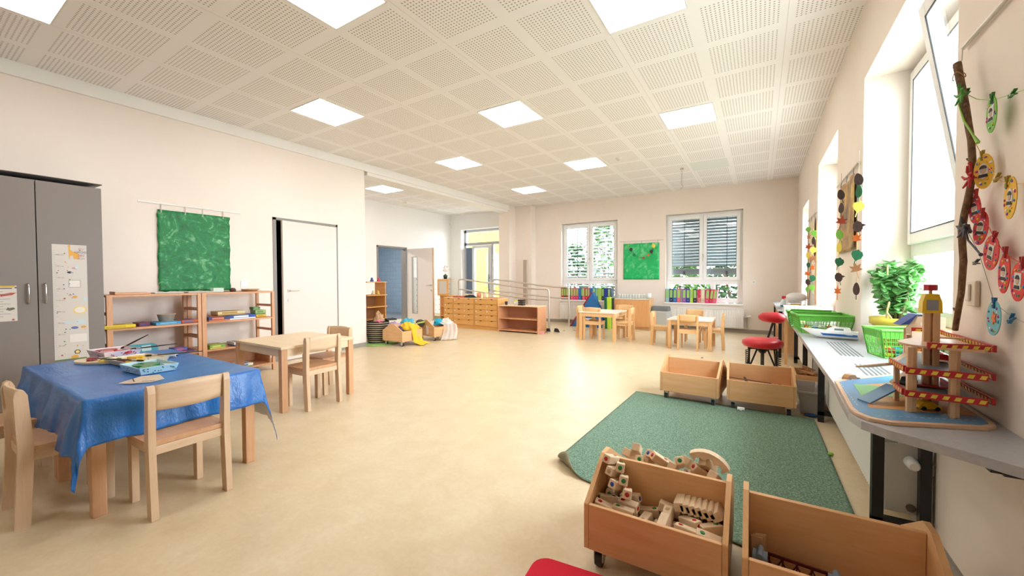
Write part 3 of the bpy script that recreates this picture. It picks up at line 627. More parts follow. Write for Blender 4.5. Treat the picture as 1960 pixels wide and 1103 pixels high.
make_table(-1.33,-.64,7.13,7.80,.505,'small beech table with pale top nearest the window corner',mx_=farX,mz=farZ,tm=topW)
# ================================================================= BLUE CLOTH
CB=NT('blue_oilcloth'); v=CB.coords(); f=CB.noise(v,3,5,.6,.8); g=CB.noise(CB.coords((2,14,8)),4,4,.6,.5)
CB.l(CB.ramp(f,[(.3,'#1F62B4'),(.7,'#2C7CCB')]),CB.b.inputs['Base Color']); CB.b.inputs['Roughness'].default_value=.27; CB.bump(g,.35,.01); CLB=CB.m
CLW=mat('cloth_underside','#E9EDF2',.6)
def cloth():
    X0,X1,Y0,Y1=-4.262,-2.792,.53,1.32; cx,cy=(X0+X1)/2,(Y0+Y1)/2; hx=(X1-X0)/2+.20; hy=(Y1-Y0)/2+.285; th=rad(.5); b=MB()
    def fn(u,v):
        s_=(u*2-1)*hx; t_=(v*2-1)*hy; s_*=1+.10*abs(v*2-1)**5; t_*=(1+.05*abs(u*2-1)**6)*(1.08 if v>.5 else 1); x=cx+.02+s_*math.cos(th)-t_*math.sin(th); y=cy+.01+s_*math.sin(th)+t_*math.cos(th)
        if y<Y0: y-=.10*max(0,math.sin((x-X0)*3.1)) *0
        px_,py_=min(max(x,X0),X1),min(max(y,Y0),Y1); dx,dy=x-px_,y-py_; L=math.hypot(dx,dy)
        nz=noise.noise(Vector((x*6,y*9,0)))*.003
        if L<1e-6: return (x,y,TH+.008+abs(nz))
        dx/=L; dy/=L; along=(x if abs(dy)>abs(dx) else y)
        fold=.022*math.sin(along*17+1)*min(1,L/.15)+.010*math.sin(along*37)*min(1,L/.15)
        if dx*dy!=0: fold*=.4
        o=.010+.17*L+max(-.004,fold)
        k=min(1,L/.02)
        return (px_+dx*o,py_+dy*o,TH+.008-.012*k-max(0,L-.012)*.975)
    b.grid(fn,150,96); o=b.build('blue_tablecloth',[CLB,CLW],solid=.002,solid_off=1); return tag(o,'creased blue oilcloth with white underside draped over the painting table','tablecloth')
cloth()
TC=TH+.0115
# paint trays and brushes
def tray(label,x,y,rz,L,W,h,col,blobs,z=TC):
    t=thing('paint_tray',label,'paint tray',(x,y,z),rz,'paint trays on the blue cloth'); b=MB()
    a,c=L/2,W/2; k=.88
    b.add([(-a*k,-c*k,0),(a*k,-c*k,0),(a*k,c*k,0),(-a*k,c*k,0),(-a,-c,h),(a,-c,h),(a,c,h),(-a,c,h),(-a+.006,-c+.006,h),(a-.006,-c+.006,h),(a-.006,c-.006,h),(-a+.006,c-.006,h),(-a*k+.006,-c*k+.006,.005),(a*k-.006,-c*k+.006,.005),(a*k-.006,c*k-.006,.005),(-a*k+.006,c*k-.006,.005)],
      [(3,2,1,0),(0,1,5,4),(1,2,6,5),(2,3,7,6),(3,0,4,7),(4,5,9,8),(5,6,10,9),(6,7,11,10),(7,4,8,11),(8,9,13,12),(9,10,14,13),(10,11,15,14),(11,8,12,15),(12,13,14,15)])
    b.build('tray_wall',pal(col,.35),t,bevel=.002)
    cols=[]; 
    for (bx,by,r1,r2,cc) in blobs:
        q=MB(); pts=[]; rg=random.Random(int((bx+5)*999))
        for i in range(16): rr_=rg.uniform(.75,1.1); pts.append((bx+r1*rr_*math.cos(2*PI*i/16),by+r2*rr_*math.sin(2*PI*i/16)))
        q.prism(pts,h*.45,h*.86); q.build('paint_patch',pal(cc,.25),t,bevel=.004)
    sp=MB(); rg=random.Random(int(x*100))
    for i in range(16): sp.ball((a*.985-.006*0,rg.uniform(-c,c)*.85,rg.uniform(.2,.8)*h),.0015,.004,.004,6,4); sp.ball((rg.uniform(-a,a)*.85,-c*.95,rg.uniform(.3,.85)*h),.004,.002,.003,6,4)
    sp.build('paint_splash',pal(blobs[0][4],.3),t); return t
tray('pinkish white paint tray with red paint and brushes, nearest the wardrobe',-4.24,.97,rad(6),.30,.22,.05,'#E6D6DC',[(-.08,-.02,.07,.06,'#B01F2A'),(.09,.03,.06,.05,'#C22A30'),(.02,-.05,.05,.04,'#DDA0A8')])
tray('cream paint tray with yellow paint, between the other two',-3.74,.97,rad(6),.34,.24,.035,'#E6DCC0',[(-.09,.03,.05,.045,'#E8B71E'),(.06,-.03,.07,.05,'#E9BE2A'),(-.02,-.07,.04,.03,'#8E2A20'),(.1,.06,.05,.04,'#F0E6D0')])
tray('pale blue paint tray filled with green paint, nearest the chair',-3.34,.925,rad(4),.30,.20,.045,'#BFE0EC',[(-.03,.0,.10,.07,'#0E7A3E'),(.09,-.03,.045,.05,'#159A50'),(.09,.06,.04,.02,'#DCE8E0')])
t=thing('paint_palette','flat cream palette with blobs of red, green and yellow, left of the cream tray','palette',(-4.0,.84,TC),rad(15)); b=MB(); pts=[(.17*math.cos(a)*(1+.12*math.sin(2*a)),.10*math.sin(a)*(1+.1*math.cos(3*a))) for a in [2*PI*i/24 for i in range(24)]]
b.prism(pts,0,.014); b.build('board',pal('#E2D3B4'),t,bevel=.003)
for i,(x,y,r,c_) in enumerate(((-.08,0,.035,'#C0282A'),(.02,.03,.035,'#1D7A36'),(.09,-.02,.035,'#E8C51E'),(-.01,-.04,.03,'#7A1F22'),(.12,.04,.02,'#2E6A2C'))): MB().lathe([(r,0),(r*.8,.01),(0,.014)],(x,y,.014),12).build('paint_patch',pal(c_,.25),t)
def brush(p0,p1,col,label):
    p0=Vector(p0); p1=Vector(p1); t=thing('paint_brush',label,'brush',p0,0,'brushes at the paint trays'); d=p1-p0
    MB().tube([d*.22,d*.5,d],[.005,.006,.003],8).build('handle',pal(col,.3),t); MB().cyl(d*.13,d*.22,.006,.006).build('ferrule',steel,t); MB().tube([(0,0,0),d*.05,d*.13],[.001,.007,.006],8).build('bristles',pal('#2E2420',.8),t)
brush((-4.22,1.0,TC+.05),(-4.12,1.14,TC+.15),'#3A2A22','dark paint brush standing up out of the red paint tray')
brush((-4.12,1.03,TC+.05),(-3.95,1.27,TC+.075),'#4A3A2E','dark paint brush lying across the red tray rim toward the shelves')
brush((-3.44,.93,TC+.05),(-3.88,.77,TC+.05),'#5A4630','brown paint brush resting across the green paint tray toward the palette')
brush((-3.70,1.0,TC+.045),(-3.40,1.24,TC+.07),'#6A5A48','thin paint brush leaning over the far side of the cream tray')
t=thing('paint_tube','white paint tube lying behind the trays','tube',(-3.78,1.17,TC+.013),rad(30)); MB().tube([(-.06,0,0),(-.02,0,0),(.05,0,0)],[.006,.013,.013],10).build('tube_body',plastic,t); MB().cyl((.05,0,0),(.068,0,0),.008).build('tube_cap',pal('#3A5AA8'),t)
t=thing('paper_boat','folded cream paper with a black zigzag drawn on it, at the cloth edge','folded paper',(-2.99,.79,TC),rad(50)); t.scale=(.62,.62,.8); b=MB()
b.add([(-.17,0,.002),(-.05,-.05,.004),(-.02,.055,.035),(.10,-.045,.006),(.12,.05,.04),(.17,.02,.012),(.0,-.01,.002)],[(0,1,6),(0,6,2),(1,3,6),(2,6,4),(3,5,6),(4,6,5)]); b.build('paper_fold',pal('#E2CDB8',.7),t,solid=.0015)
b=MB()
for i in range(5): b.obox((.03+i*.018,-.022,.0105),.006,.026,.001,rad(25 if i%2 else -25))
b.obox((-.055,.0,.02),.008,.06,.002,rad(35),rad(15)); b.build('drawn_marks',pal('#33262A'),t)
# ================================================================= TROLLEYS
def trolley(label,x,y,rz=0,W=.52,D=.5,group='wheeled toy troughs',hf=.27,hp=.40):
    """origin at middle of the floor footprint; long panels along x"""
    t=thing('toy_trolley',label,'toy trolley',(x,y,0),rz,group); a=W/2; c=D/2; z0=.085
    for sgn in (-1,1):
        pts=[(-c,z0),(c,z0),(c,hf)]
        n=8; pts+= [(.055,hp-.012),(.035,hp),(-.035,hp),(-.055,hp-.012),(-c,hf)]
        MB().prism(pts,sgn*a-sgn*.018,sgn*a,'x').build('end_panel',trY,t,bevel=.004)
        MB().box(-a+.019,a-.019,sgn*(c-.018),sgn*c,z0,hf).build('side_panel',trX,t,bevel=.0025)
    MB().box(-a+.019,a-.019,-.009,.009,z0+.012,hp-.02).build('divider',trX,t,bevel=.002)
    MB().box(-a+.019,a-.019,-c+.019,c-.019,z0,z0+.012).build('bottom_board',trX,t)
    for sx_ in (-1,1):
        for sy in (-1,1):
            k=MB(); X=sx_*(a-.05); Y=sy*(c-.05); k.cyl((X-.014,Y,.028),(X+.014,Y,.028),.028,n=18,m=0); k.cyl((X-.0155,Y,.028),(X+.0155,Y,.028),.016,n=14,m=1); k.box(X-.02,X-.0165,Y-.02,Y+.02,.03,.07,m=1).box(X+.0165,X+.02,Y-.02,Y+.02,.03,.07,m=1); k.box(X-.022,X+.022,Y-.025,Y+.025,.07,z0,m=1)
            k.build('caster',[rubber,steel],t)
    return t
trolley('beech wheeled toy trough full of wooden blocks, in front of the green rug',-.345,1.772,rad(.5),.52,.50)
trolley('beech wheeled toy trough with a toy bridge inside, nearest the camera beside the wall',.215,1.745,rad(1.0),.52,.50)
trolley('nearly empty beech wheeled toy trough beyond the rug, left of the pair',-.550,4.335,rad(-4),.52,.52)
trolley('beech wheeled toy trough beyond the rug holding a red toy helicopter',.005,4.345,rad(2.5),.52,.52)
trolley('beech wheeled trough with yellow cloth hanging out, beside the striped basket',-5.578,5.13,rad(91),.50,.50)
trolley('beech wheeled trough with white net cloth hanging out, nearer the drawer cabinets',-5.49,5.925,rad(82),.50,.50)
# ---------------------------------------------------------------- blocks
DOT={'red':pal('#B5141E',.15),'green':pal('#1C7A3E',.15),'blue':pal('#1E3F9E',.15),'wood':pal('#C8A078',.4)}
def make_block(kind,L=.085,W=.036,Hh=.036,label=''):
    t=thing('wooden_block',label or 'x','block')
    if kind=='plain': MB().box(-L/2,L/2,-W/2,W/2,-Hh/2,Hh/2).build('block_body',blkW,t,bevel=.003); return t
    b=MB().box(-L/2,L/2,-W/2,W/2,-Hh/2,Hh/2); b.build('block_body',blkW,t,bevel=.004,seg=2)
    b=MB(); b.ball((L/2-.001,0,0),.003,.010,.010,12,6); b.ball((L/2-.02,0,Hh/2-.001),.010,.010,.003,12,6); b.ball((-L/2+.001,0,0),.003,.010,.010,12,6)
    b.build('glass_gem',DOT[kind],t); return t
def gemlabel(c): return {'plain':'small plain pale wooden block'}.get(c,'pale wooden block with %s gem ends'%c)
protos={}
BG='wooden blocks in the near trough'
spots=[]; rng=random.Random(11)
# leaning column of blocks in the front trough (left), heaps elsewhere; local coords of trolley -> world
def place_block(kind,x,y,z,rz,rx,ry,label):
    key=kind
    if key not in protos:
        o=make_block(kind); protos[key]=o
    else: o=copytree(protos[key])
    o.location=(x,y,z); o.rotation_euler=(rx,ry,rz); o['label']=label; o['group']=BG; return o
kinds=['red','green','blue','plain','green','red','wood','red','green','plain']
base=.098+.018; n=0
place_at={'left':'left end','mid':'middle','right':'right end'}
for ly in range(4):
    for ix in range(6):
        for iy in range(3):
            hmax={0:4,1:4,2:3,3:4,4:4,5:4}[ix]
            if ly>=hmax: continue
            x=-.545+ix*.080+rng.uniform(-.006,.006); y=1.595+iy*.062+rng.uniform(-.006,.006); z=base+ly*.040
            k=kinds[(n*7+ly*3)%len(kinds)]; n+=1
            if ly==hmax-1 or iy==0 or True:
                seg=place_at['left' if ix<2 else 'mid' if ix<4 else 'right']
                place_block(k,x,y,z,rng.choice([0,PI/2,.6,-.5,-PI/2,PI])+rng.uniform(-.2,.2),rng.uniform(-.25,.25),rng.uniform(-.3,.3),'%s heaped at the %s of the block-filled trough'%(gemlabel(k),seg))
for i in range(6):   # staircase of blocks leaning on the left end panel
    place_block(['red','green','wood','green','blue','red'][i],-.555+.012*i+(.035 if i%2 else 0),1.72-.016*i,.385-.018*i,rad(90+(15 if i%2 else -15)),rad(8),rad(20),['pale block with red gem, topmost in the leaning stair of blocks','pale block with green gem, second in the leaning stair of blocks','pale block with a wooden knob in the leaning stair of blocks','pale block with green gem, fourth in the leaning stair of blocks','pale block with blue gem low in the leaning stair of blocks','pale block with red gem, lowest in the leaning stair of blocks'][i])
for i in range(7):
    place_block('plain',-.265+.022*i,1.72,.275,rad(90),rad(75-4*i),0,'plain pale block in the upright row of planks at the right of the near trough')
for i in range(14): # rear trough
    x=-.52+.028*i; z=.345+.025*math.sin(i*1.7); k=['plain','plain','green','plain','blue','red'][i%6]
    place_block(k,x,1.90+.03*math.sin(i*2.3),z,rad(70+30*math.sin(i)),rad(20*math.sin(i*3)),rad(35),'%s piled in the rear of the near trough'%gemlabel(k))
for i in range(11): place_block('plain',-.54+.035*i,1.90,.255+.03*(i%2),rad(90),0,0,'small plain pale wooden block deep in the rear half of the near trough')
for i in range(4):
    p=(-.145+.012*i-.004*i*i,1.90+.01*i,.405-.035*i)
t=thing('arched_block','curved stepped wooden track piece standing up behind the near trough divider','wooden arch',(-.215,1.90,.30)); b=MB()
pts=[]; 
for i in range(10): a=rad(125-i*11); pts.append((.02+.108*math.cos(a),.03+.108*math.sin(a)))
for i in range(9,-1,-1): a=rad(125-i*11); r=.084 if i%3 else .070; pts.append((.02+r*math.cos(a),.03+r*math.sin(a)))
b.prism(pts,-.02,.02,'y'); b.build('track_piece',blkW,t,bevel=.003)
t=thing('wooden_spoon_toy','pale wooden peg with round head at the left end of the near trough','wooden peg',(-.56,1.60,.18)); MB().tube([(0,0,-.06),(.01,.01,.03)],.007,8).build('stick',toyW,t); MB().ball((.012,.012,.05),.022).build('round_head',toyW,t)
# toy bridge in the second trough
BL=pal('#7E93A6',.3); MR=pal('#5A1A1E',.35)
t=thing('toy_bridge','toy bridge with grey-blue ends and dark red girders in the nearest trough','toy bridge',(.115,1.62,.10),rad(-4))
for sgn in (-1,1):
    b=MB(); X=sgn*.105; b.prism([(-.045,0),(.045,0),(.038,.09),(.020,.125),(-.020,.125),(-.038,.09)],X-.022,X+.022,'x'); b.cyl((X,-.03,.125),(X,.03,.125),.010); b.box(X-.03,X+.03,-.05,.05,0,.02); b.build('bridge_tower',BL,t,bevel=.006)
for y in (-.035,.035):
    b=MB(); b.box(-.085,.085,y-.003,y+.003,.105,.115).box(-.085,.085,y-.003,y+.003,.05,.058)
    for i in range(8): b.obox((-.075+i*.0215,y,.08),.004,.005,.06,0,0,rad(28 if i%2 else -28))
    for i in range(5): b.box(-.082+i*.04,-.077+i*.04,y-.004,y+.004,.055,.108)
    b.build('girder',MR,t)
MB().box(-.085,.085,-.03,.03,.045,.052).build('bridge_deck',toyWx,t)
t=thing('wooden_track','bundle of upright wooden track pieces at the left end of the nearest trough','wooden track',(.0,1.68,.10)); 
for i in range(3): MB().box(-.018,.018,-.004,.004,0,.15).build('track_piece',toyW,t,(.006*i,.012*i,0),rz=rad(10*i),bevel=.002)
place_block('plain',.12,1.56,.135,rad(30),0,0,'plain pale block lying under the toy bridge'); place_block('green',.19,1.55,.13,rad(80),0,0,'pale block with green gem lying beside the toy bridge')
# things in the far troughs
t=thing('toy_car','small black toy car at the right end of the empty trough beyond the rug','toy car',(-.36,4.20,.10),rad(30)); MB().box(-.05,.05,-.025,.025,.012,.05).prism([(-.03,.05),(.025,.05),(.01,.085),(-.02,.085)],-.022,.022,'y').build('car_body',black,t,bevel=.006)
for x in (-.03,.03):
    for y in (-.026,.026): MB().cyl((x,y-.004,.014),(x,y+.004,.014),.014).build('wheel',rubber,t)
t=thing('toy_helicopter','red toy helicopter with dark rotor lying in the trough beyond the rug','toy helicopter',(-.10,4.20,.135),rad(-12)); b=MB()
b.ball((0,0,.05),.10,.042,.045); b.tube([(.07,0,.06),(.2,0,.085),(.26,0,.09)],[.025,.010,.006],8); b.build('fuselage',pal('#C81E26',.25),t)
MB().ball((-.045,0,.06),.055,.036,.034).build('cockpit',mat('dark_glass','#20242A',.1),t); MB().cyl((0,0,.09),(0,0,.125),.006).box(-.2,.2,-.009,.009,.125,.128).obox((0,0,.13),.018,.17,.003,rad(20)).build('rotor',black,t); MB().box(.25,.275,-.003,.003,.06,.13).build('tail_fin',pal('#C81E26',.25),t); MB().tube([(-.08,-.03,.0),(.08,-.03,.0)],.003).tube([(-.08,.03,0),(.08,.03,0)],.003).build('skid',black,t)
t=thing('toy_wagon','small white toy peeping out under the right far trough','toy',(-.13,4.06,0)); MB().box(-.03,.03,-.02,.02,.012,.04).build('wagon_body',plastic,t,bevel=.006); MB().cyl((-.018,-.024,.012),(-.018,.024,.012),.012).cyl((.018,-.024,.012),(.018,.024,.012),.012).build('wheel',greyp,t)
# cloths in the left trolleys
def heap(name,label,c,rx,ry,rz,col,seed,cat='cloth',amp=.35,rough=.8,parent=None):
    b=MB(); rg=seed*3.7
    def fn(u,v):
        a=2*PI*u; ph=PI*.5*v; d=Vector((math.cos(a)*math.cos(ph),math.sin(a)*math.cos(ph),math.sin(ph)))
        k=1+amp*noise.noise(d*2.2+Vector((rg,0,0)))+amp*.5*noise.noise(d*6+Vector((rg,3,0)))
        return (d.x*rx*k,d.y*ry*k,d.z*rz*k)
    b.grid(fn,36,14,closeu=True); o=b.build(name,pal(col,rough),parent,c); return tag(o,label,cat,None) if parent is None else o
def drape(name,label,pts,w0,w1,col,seed,cat='cloth',mat_=None):
    b=MB(); P=[Vector(p) for p in pts]; N=len(P)
    def fn(u,v):
        i=min(int(v*(N-1)),N-2); f=v*(N-1)-i; p=P[i].lerp(P[i+1],f); w=w0+(w1-w0)*v; d=(P[-1]-P[0]); s=Vector((-d.y,d.x,0)).normalized() if d.xy.length>.01 else Vector((1,0,0))
        wv=.018*math.sin(u*22+seed)*min(1,v*3); nn=Vector((d.x,d.y,0)).normalized() if d.xy.length>.01 else Vector((0,1,0))
        return p+s*(u-.5)*w+nn*(wv+.03*noise.noise(Vector((u*3,v*3,seed))))+Vector((0,0,abs(.02*noise.noise(Vector((u*4,v*5,seed+9))))))
    b.grid(fn,28,22); o=b.build(name,mat_ or pal(col,.8),solid=.002); return tag(o,label,cat)
heap('cloth_bundle','bright turquoise cloth bunched in the trough with the yellow cloth',(-5.66,5.34,.29),.15,.13,.15,'#4FB0C8',1)
heap('cloth_bundle','yellow cloth bundle at the near edge of the trough beside the basket',(-5.50,5.16,.27),.14,.13,.13,'#F2C530',2)
heap('cloth_bundle','pale purple cloth in the trough with the yellow cloth',(-5.68,5.02,.29),.13,.10,.12,'#B09AC8',3)
heap('cloth_bundle','dark purple cloth tucked between the yellow and purple cloths',(-5.52,5.0,.25),.07,.06,.09,'#5A4468',4)
drape('cloth_drape','yellow cloth spilling over the trough edge down to the floor',[(-5.46,5.22,.37),(-5.355,5.22,.31),(-5.33,5.24,.16),(-5.30,5.25,.05),(-5.16,5.30,.008)],.20,.30,'#F2C530',5)
heap('cloth_bundle','vivid blue-green cloth lying in the trough with the white net',(-5.50,5.98,.29),.15,.15,.11,'#22A8C8',6)
heap('cloth_bundle','white net cloth bunched in the trough nearer the drawer cabinets',(-5.36,6.10,.28),.14,.12,.12,'#EFE3D8',7)
NET=mat('net_cloth','#F0E2D6',.8,alpha=.6)
drape('net_drape','white net cloth hanging over the front of the trough to the floor',[(-5.36,6.02,.34),(-5.20,6.02,.29),(-5.16,5.98,.14),(-5.14,5.90,.01)],.26,.34,'#EFE3D8',8,mat_=NET)
drape('net_drape','narrow white net cloth hanging at the side of the trough, between the two troughs',[(-5.50,5.78,.36),(-5.44,5.69,.28),(-5.43,5.67,.12)],.14,.12,'#EFE3D8',9,mat_=NET)
t=thing('doll_hat','dark bonnet with a yellow-green rim resting between the cloth troughs','hat',(-5.66,5.66,.30)); MB().ball((0,0,.03),.10,.09,.075).build('hat_crown',pal('#4A4438',.8),t); MB().tube([(.1*math.cos(a),.09*math.sin(a),.03+.03*math.cos(a)) for a in [2*PI*i/20 for i in range(21)]],.016,6,cap=False).build('hat_rim',pal('#C8D060',.7),t)
# striped basket
t=thing('striped_basket','round woven basket with black and cream stripes beside the alcove wall end','basket',(-6.12,5.02,0)); 
cr=pal('#D8C4A0',.85); bk=pal('#2E2A28',.85)
b=MB(); prof=[]
for i in range(34):
    z=i*.0125; r=.175+.035*math.sin(i/33*PI*.8); prof.append((r+(.006 if i%2 else 0),z))
n=26; vs=[(r*math.cos(2*PI*k/n),r*math.sin(2*PI*k/n),z) for r,z in prof for k in range(n)]
for i in range(len(prof)-1): b.add(vs[i*n:(i+2)*n],[(k,(k+1)%n,n+(k+1)%n,n+k) for k in range(n)],(i//1)%3==0 and 1 or 0,True)
b.build('woven_side',[bk,cr],t,solid=.006); b=MB()
MB().lathe([(0,.005),(.17,.005)],n=26).build('woven_bottom',cr,t)
heap('stuffed_toy','light brown plush toy sticking out of the striped basket',(-6.12,5.05,.36),.11,.10,.20,'#C9A27C',12,'plush toy')
heap('cloth_bundle','pink cloth at the rim of the striped basket',(-6.02,4.96,.38),.09,.08,.06,'#E07A8C',13)
t=thing('black_box_toy','flat black open case resting over the basket rim','case',(-6.0,5.2,.42),rad(-20)); MB().box(-.12,.12,-.09,.09,0,.02).box(-.12,.12,-.09,-.08,.02,.03).box(-.12,.12,.08,.09,.02,.03).build('case_body',black,t,bevel=.004); MB().box(-.11,.11,-.07,.07,.02,.023).build('case_lining',rubber,t)
t=tag(MB().lathe([(0,0),(.36,0),(.36,.008),(0,.010)],n=36).build('round_mat',paint_mat('leaf_mat','#6E9A4A','#8AB45E','#A8C87A'),None,(-6.02,4.95,0.001)),'round green mat under the striped basket','mat')
# narrow alcove shelf with toys
t=thing('toy_shelf','narrow beech toy shelf hidden behind the wall end beside the wash room door','shelf',(-7.0,5.15,0),rad(4))
MB().box(0,.30,0,.018,0,1.15).build('side_panel',cubW,t); MB().box(0,.30,.55,.568,0,1.15).build('side_panel',cubW,t)
for z in (.06,.36,.62,.86,1.13): MB().box(0,.36,.018,.55,z,z+.018).build('shelf_board',cubW,t)
MB().box(0,.01,.018,.55,.0,.86).build('back_panel',pal('#8A5A32',.5),t)
for k,(y,z,c_,l) in enumerate(((5.45,1.15,'#4A5A9A','small blue figure on top of the narrow alcove shelf'),(5.62,1.15,'#C83A5A','small red figure on top of the narrow alcove shelf'),(5.60,.88,'#E0C050','yellow toy bowl on the middle board of the alcove shelf'),(5.48,.88,'#E8D8B0','cream toy animal on the middle board of the alcove shelf'))):
    o=MB().lathe([(0,0),(.035,0),(.04,.02),(.022,.045),(.026,.06),(.016,.08),(0,.085)],n=12).build('toy_figure',pal(c_),None,(-6.82,y,z)); tag(o,l,'toy figure')
# ================================================================= DRAWER CABINETS
NUMM=pal('#3A3430'); STK=pal('#F2EFE8')
num=[0]
def drawers(x0,x1,cols,label,rows=5,h=.742,y=7.54,D=.42,z0=.09):
    t=thing('drawer_cabinet',label,'drawer cabinet',(x0,y,0),0,'low drawer cabinets in a row'); w=x1-x0
    MB().box(0,.016,0,D,0,h-.018).build('side_panel',cubW,t); MB().box(w-.016,w,0,D,0,h-.018).build('side_panel',cubW,t)
    MB().box(0,w,-.006,D,h-.018,h).build('cabinet_top',wood('locker_top','#E8C18A','#F0D0A0','x'),t,bevel=.002); MB().box(.016,w-.016,.02,.035,0,.085).build('plinth',cubW,t); MB().box(.016,w-.016,D-.01,D,.085,h-.018).build('back_panel',cubW,t)
    cw=(w-.032)/cols; rh=(h-.018-z0)/rows
    if cols>1: MB().box(w/2-.006,w/2+.006,0,D-.01,z0,h-.018).build('divider',farZ,t)
    for c_ in range(cols):
        for r in range(rows):
            xa=.018+c_*cw+.004; xb=.016+(c_+1)*cw-.006; zb=z0+r*rh+.003; zt=z0+(r+1)*rh-.003; xm=(xa+xb)/2
            d=MB(); sl=.034; d.prism([(xa,zb),(xb,zb),(xb,zt),(xm+sl,zt),(xm+sl*.7,zt-.017),(xm-sl*.7,zt-.017),(xm-sl,zt),(xa,zt)],-.002,.014,'y'); dr=d.build('drawer',cubW,t)
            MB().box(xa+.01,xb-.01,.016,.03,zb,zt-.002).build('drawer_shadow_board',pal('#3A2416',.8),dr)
            num[0]+=1
            if (r*3+c_+int(x0*7))%4!=1:
                sx0=xa+.012; MB().box(sx0,sx0+.026,-.0032,-.0022,zt-.055,zt-.022).build('sticker',STK,dr); text('drawer_number',str((num[0]*7)%20+1),.024,face_y((sx0+.013,-.0036,zt-.039)),NUMM,dr)
    return t
drawers(-6.72,-6.415,1,'narrow single-column beech drawer cabinet at the left end of the row'); drawers(-6.41,-5.765,2,'double-column beech drawer cabinet, middle of the row'); drawers(-5.755,-5.085,2,'double-column beech drawer cabinet next to the empty low shelf')
t=thing('low_shelf','empty low beech shelf with two compartments standing before the handrail','low shelf',(-5.055,7.50,0),rad(.5)); w=1.03; h=.60; D=.40
MB().box(0,.02,0,D,0,h-.02).build('side_panel',lowW,t,bevel=.002); MB().box(w-.02,w,0,D,0,h-.02).build('side_panel',lowW,t,bevel=.002)
MB().box(0,w,0,D,h-.02,h).build('shelf_top',wood('low_top','#EBC9A4','#F2D6B6','x'),t,bevel=.002)
for z in (.03,.295): MB().box(.02,w-.02,.005,D-.01,z,z+.02).build('shelf_board',lowW,t)
MB().box(.02,w-.02,D-.01,D,0,h-.02).build('back_panel',pal('#C08A6A',.6),t)
def small(name,label,cat,loc,col,shape='box',s=(.05,.05,.05),rough=.5,rz=0):
    b=MB()
    if shape=='box': b.box(-s[0]/2,s[0]/2,-s[1]/2,s[1]/2,0,s[2])
    elif shape=='cup': b.lathe([(0,0),(s[0]*.4,0),(s[0]*.5,s[2]),(s[0]*.46,s[2]),(s[0]*.37,.006),(0,.006)],n=16)
    elif shape=='ball': b.ball((0,0,s[2]/2),s[0]/2,s[1]/2,s[2]/2)
    o=b.build(name,pal(col,rough),None,loc,rz=rz,bevel=.003 if shape=='box' else 0); return tag(o,label,cat)
small('black_cup','small black cup on the left end of the low shelf','cup',(-4.93,7.66,.601),'#1E1A1A','cup',(.07,.07,.075))
o=MB()
for i in range(3):
    for k in range(2): o.box(-.07+.075*k,-.005+.075*k,-.05,.05,.002+.045*i,.04+.045*i)
tag(o.build('box_stack',pal('#3E322C'),None,(-4.52,7.66,.601),bevel=.003),'block of small dark boxes on top of the low shelf','boxes')
small('yellow_flower_cup','small white cup with a yellow rim on the low shelf','cup',(-4.73,7.75,.601),'#F0EDE4','cup',(.10,.10,.08)); small('yellow_ball','yellow-green ball over the white cup on the low shelf','ball',(-4.73,7.75,.65),'#D6DC3C','ball',(.07,.07,.07))
small('red_folder','flat red and white folder on the double drawer cabinet','folder',(-6.33,7.70,.743),'#C85A4E','box',(.28,.2,.03)); small('cream_box','cream box behind the red folder on the drawer cabinet','box',(-6.22,7.86,.743),'#F0DCC0','box',(.24,.1,.08))
small('pink_tin','pink patterned tin on the drawer cabinets','tin',(-5.80,7.78,.743),'#D88A78','cup',(.13,.13,.12)); small('pale_tin','pale tin beside the pink tin on the drawer cabinets','tin',(-5.64,7.80,.743),'#E6CBB0','cup',(.11,.11,.11))
heap('dark_cloth','black and green cloth lying on the middle drawer cabinet',(-6.02,7.72,.743),.17,.10,.06,'#26302E',21)
small('wood_board','flat reddish board on the right end of the drawer cabinets','board',(-5.3,7.72,.743),'#D88860','box',(.36,.2,.02))
# corner shelf with picture frame and orchid
t=thing('corner_shelf','tall narrow beech corner shelf behind the drawer cabinets','shelf',(-7.35,8.1,0)); MB().box(0,.02,0,.3,0,.74).box(.43,.45,0,.3,0,.74).build('side_panel',cubW,t); 
for z in (.2,.45,.72,.74): MB().box(.0,.45,0,.3,z,z+.018).build('shelf_board',cubW,t)
t=thing('wooden_frame_box','upright beech frame with a grey dotted pane behind the drawer cabinets','frame',(-7.35,8.02,.74+.018)); b=MB(); 
p0=aty(851,573,8.03); p1=aty(877,541,8.03)
b=MB(); frame_y(b,-.02,.36,0,.44,0,.02,.05); b.build('frame_rail',cubW,t); MB().box(.03,.31,.006,.012,.05,.39).build('pane_panel',CLAD,t)
MB().box(-.02,.36,.02,.25,.42,.44).build('frame_top',cubW,t)
t=thing('orchid','white orchid in a small black pot standing on the beech frame','potted flower',(-7.18,8.13,1.202)); MB().lathe([(0,0),(.045,0),(.06,.10),(.055,.10),(.04,.01),(0,.01)],n=16).build('flower_pot',black,t)
b=MB(); b.tube([(0,0,.05),(.01,0,.2),(-.02,0,.32)],.004,6); b.build('stem',pal('#5A7A3C'),t); rng=random.Random(5)
b=MB()
for i in range(9):
    a=rng.random()*6; q=Matrix.Rotation(a,3,'Z')@Matrix.Rotation(rad(50),3,'Y'); b.ball(q@Vector((.05,0,0))+Vector((0,0,.14)),.055,.02,.006,8,6,rot=q)
b.build('leaves',pal('#4E7A3A'),t); b=MB()
for i in range(12): c_=Vector((rng.uniform(-.09,.07),rng.uniform(-.05,.05),rng.uniform(.2,.38))); b.ball(c_,.028,.012,.028,8,6)
b.build('blossoms',pal('#F6E6DC'),t)
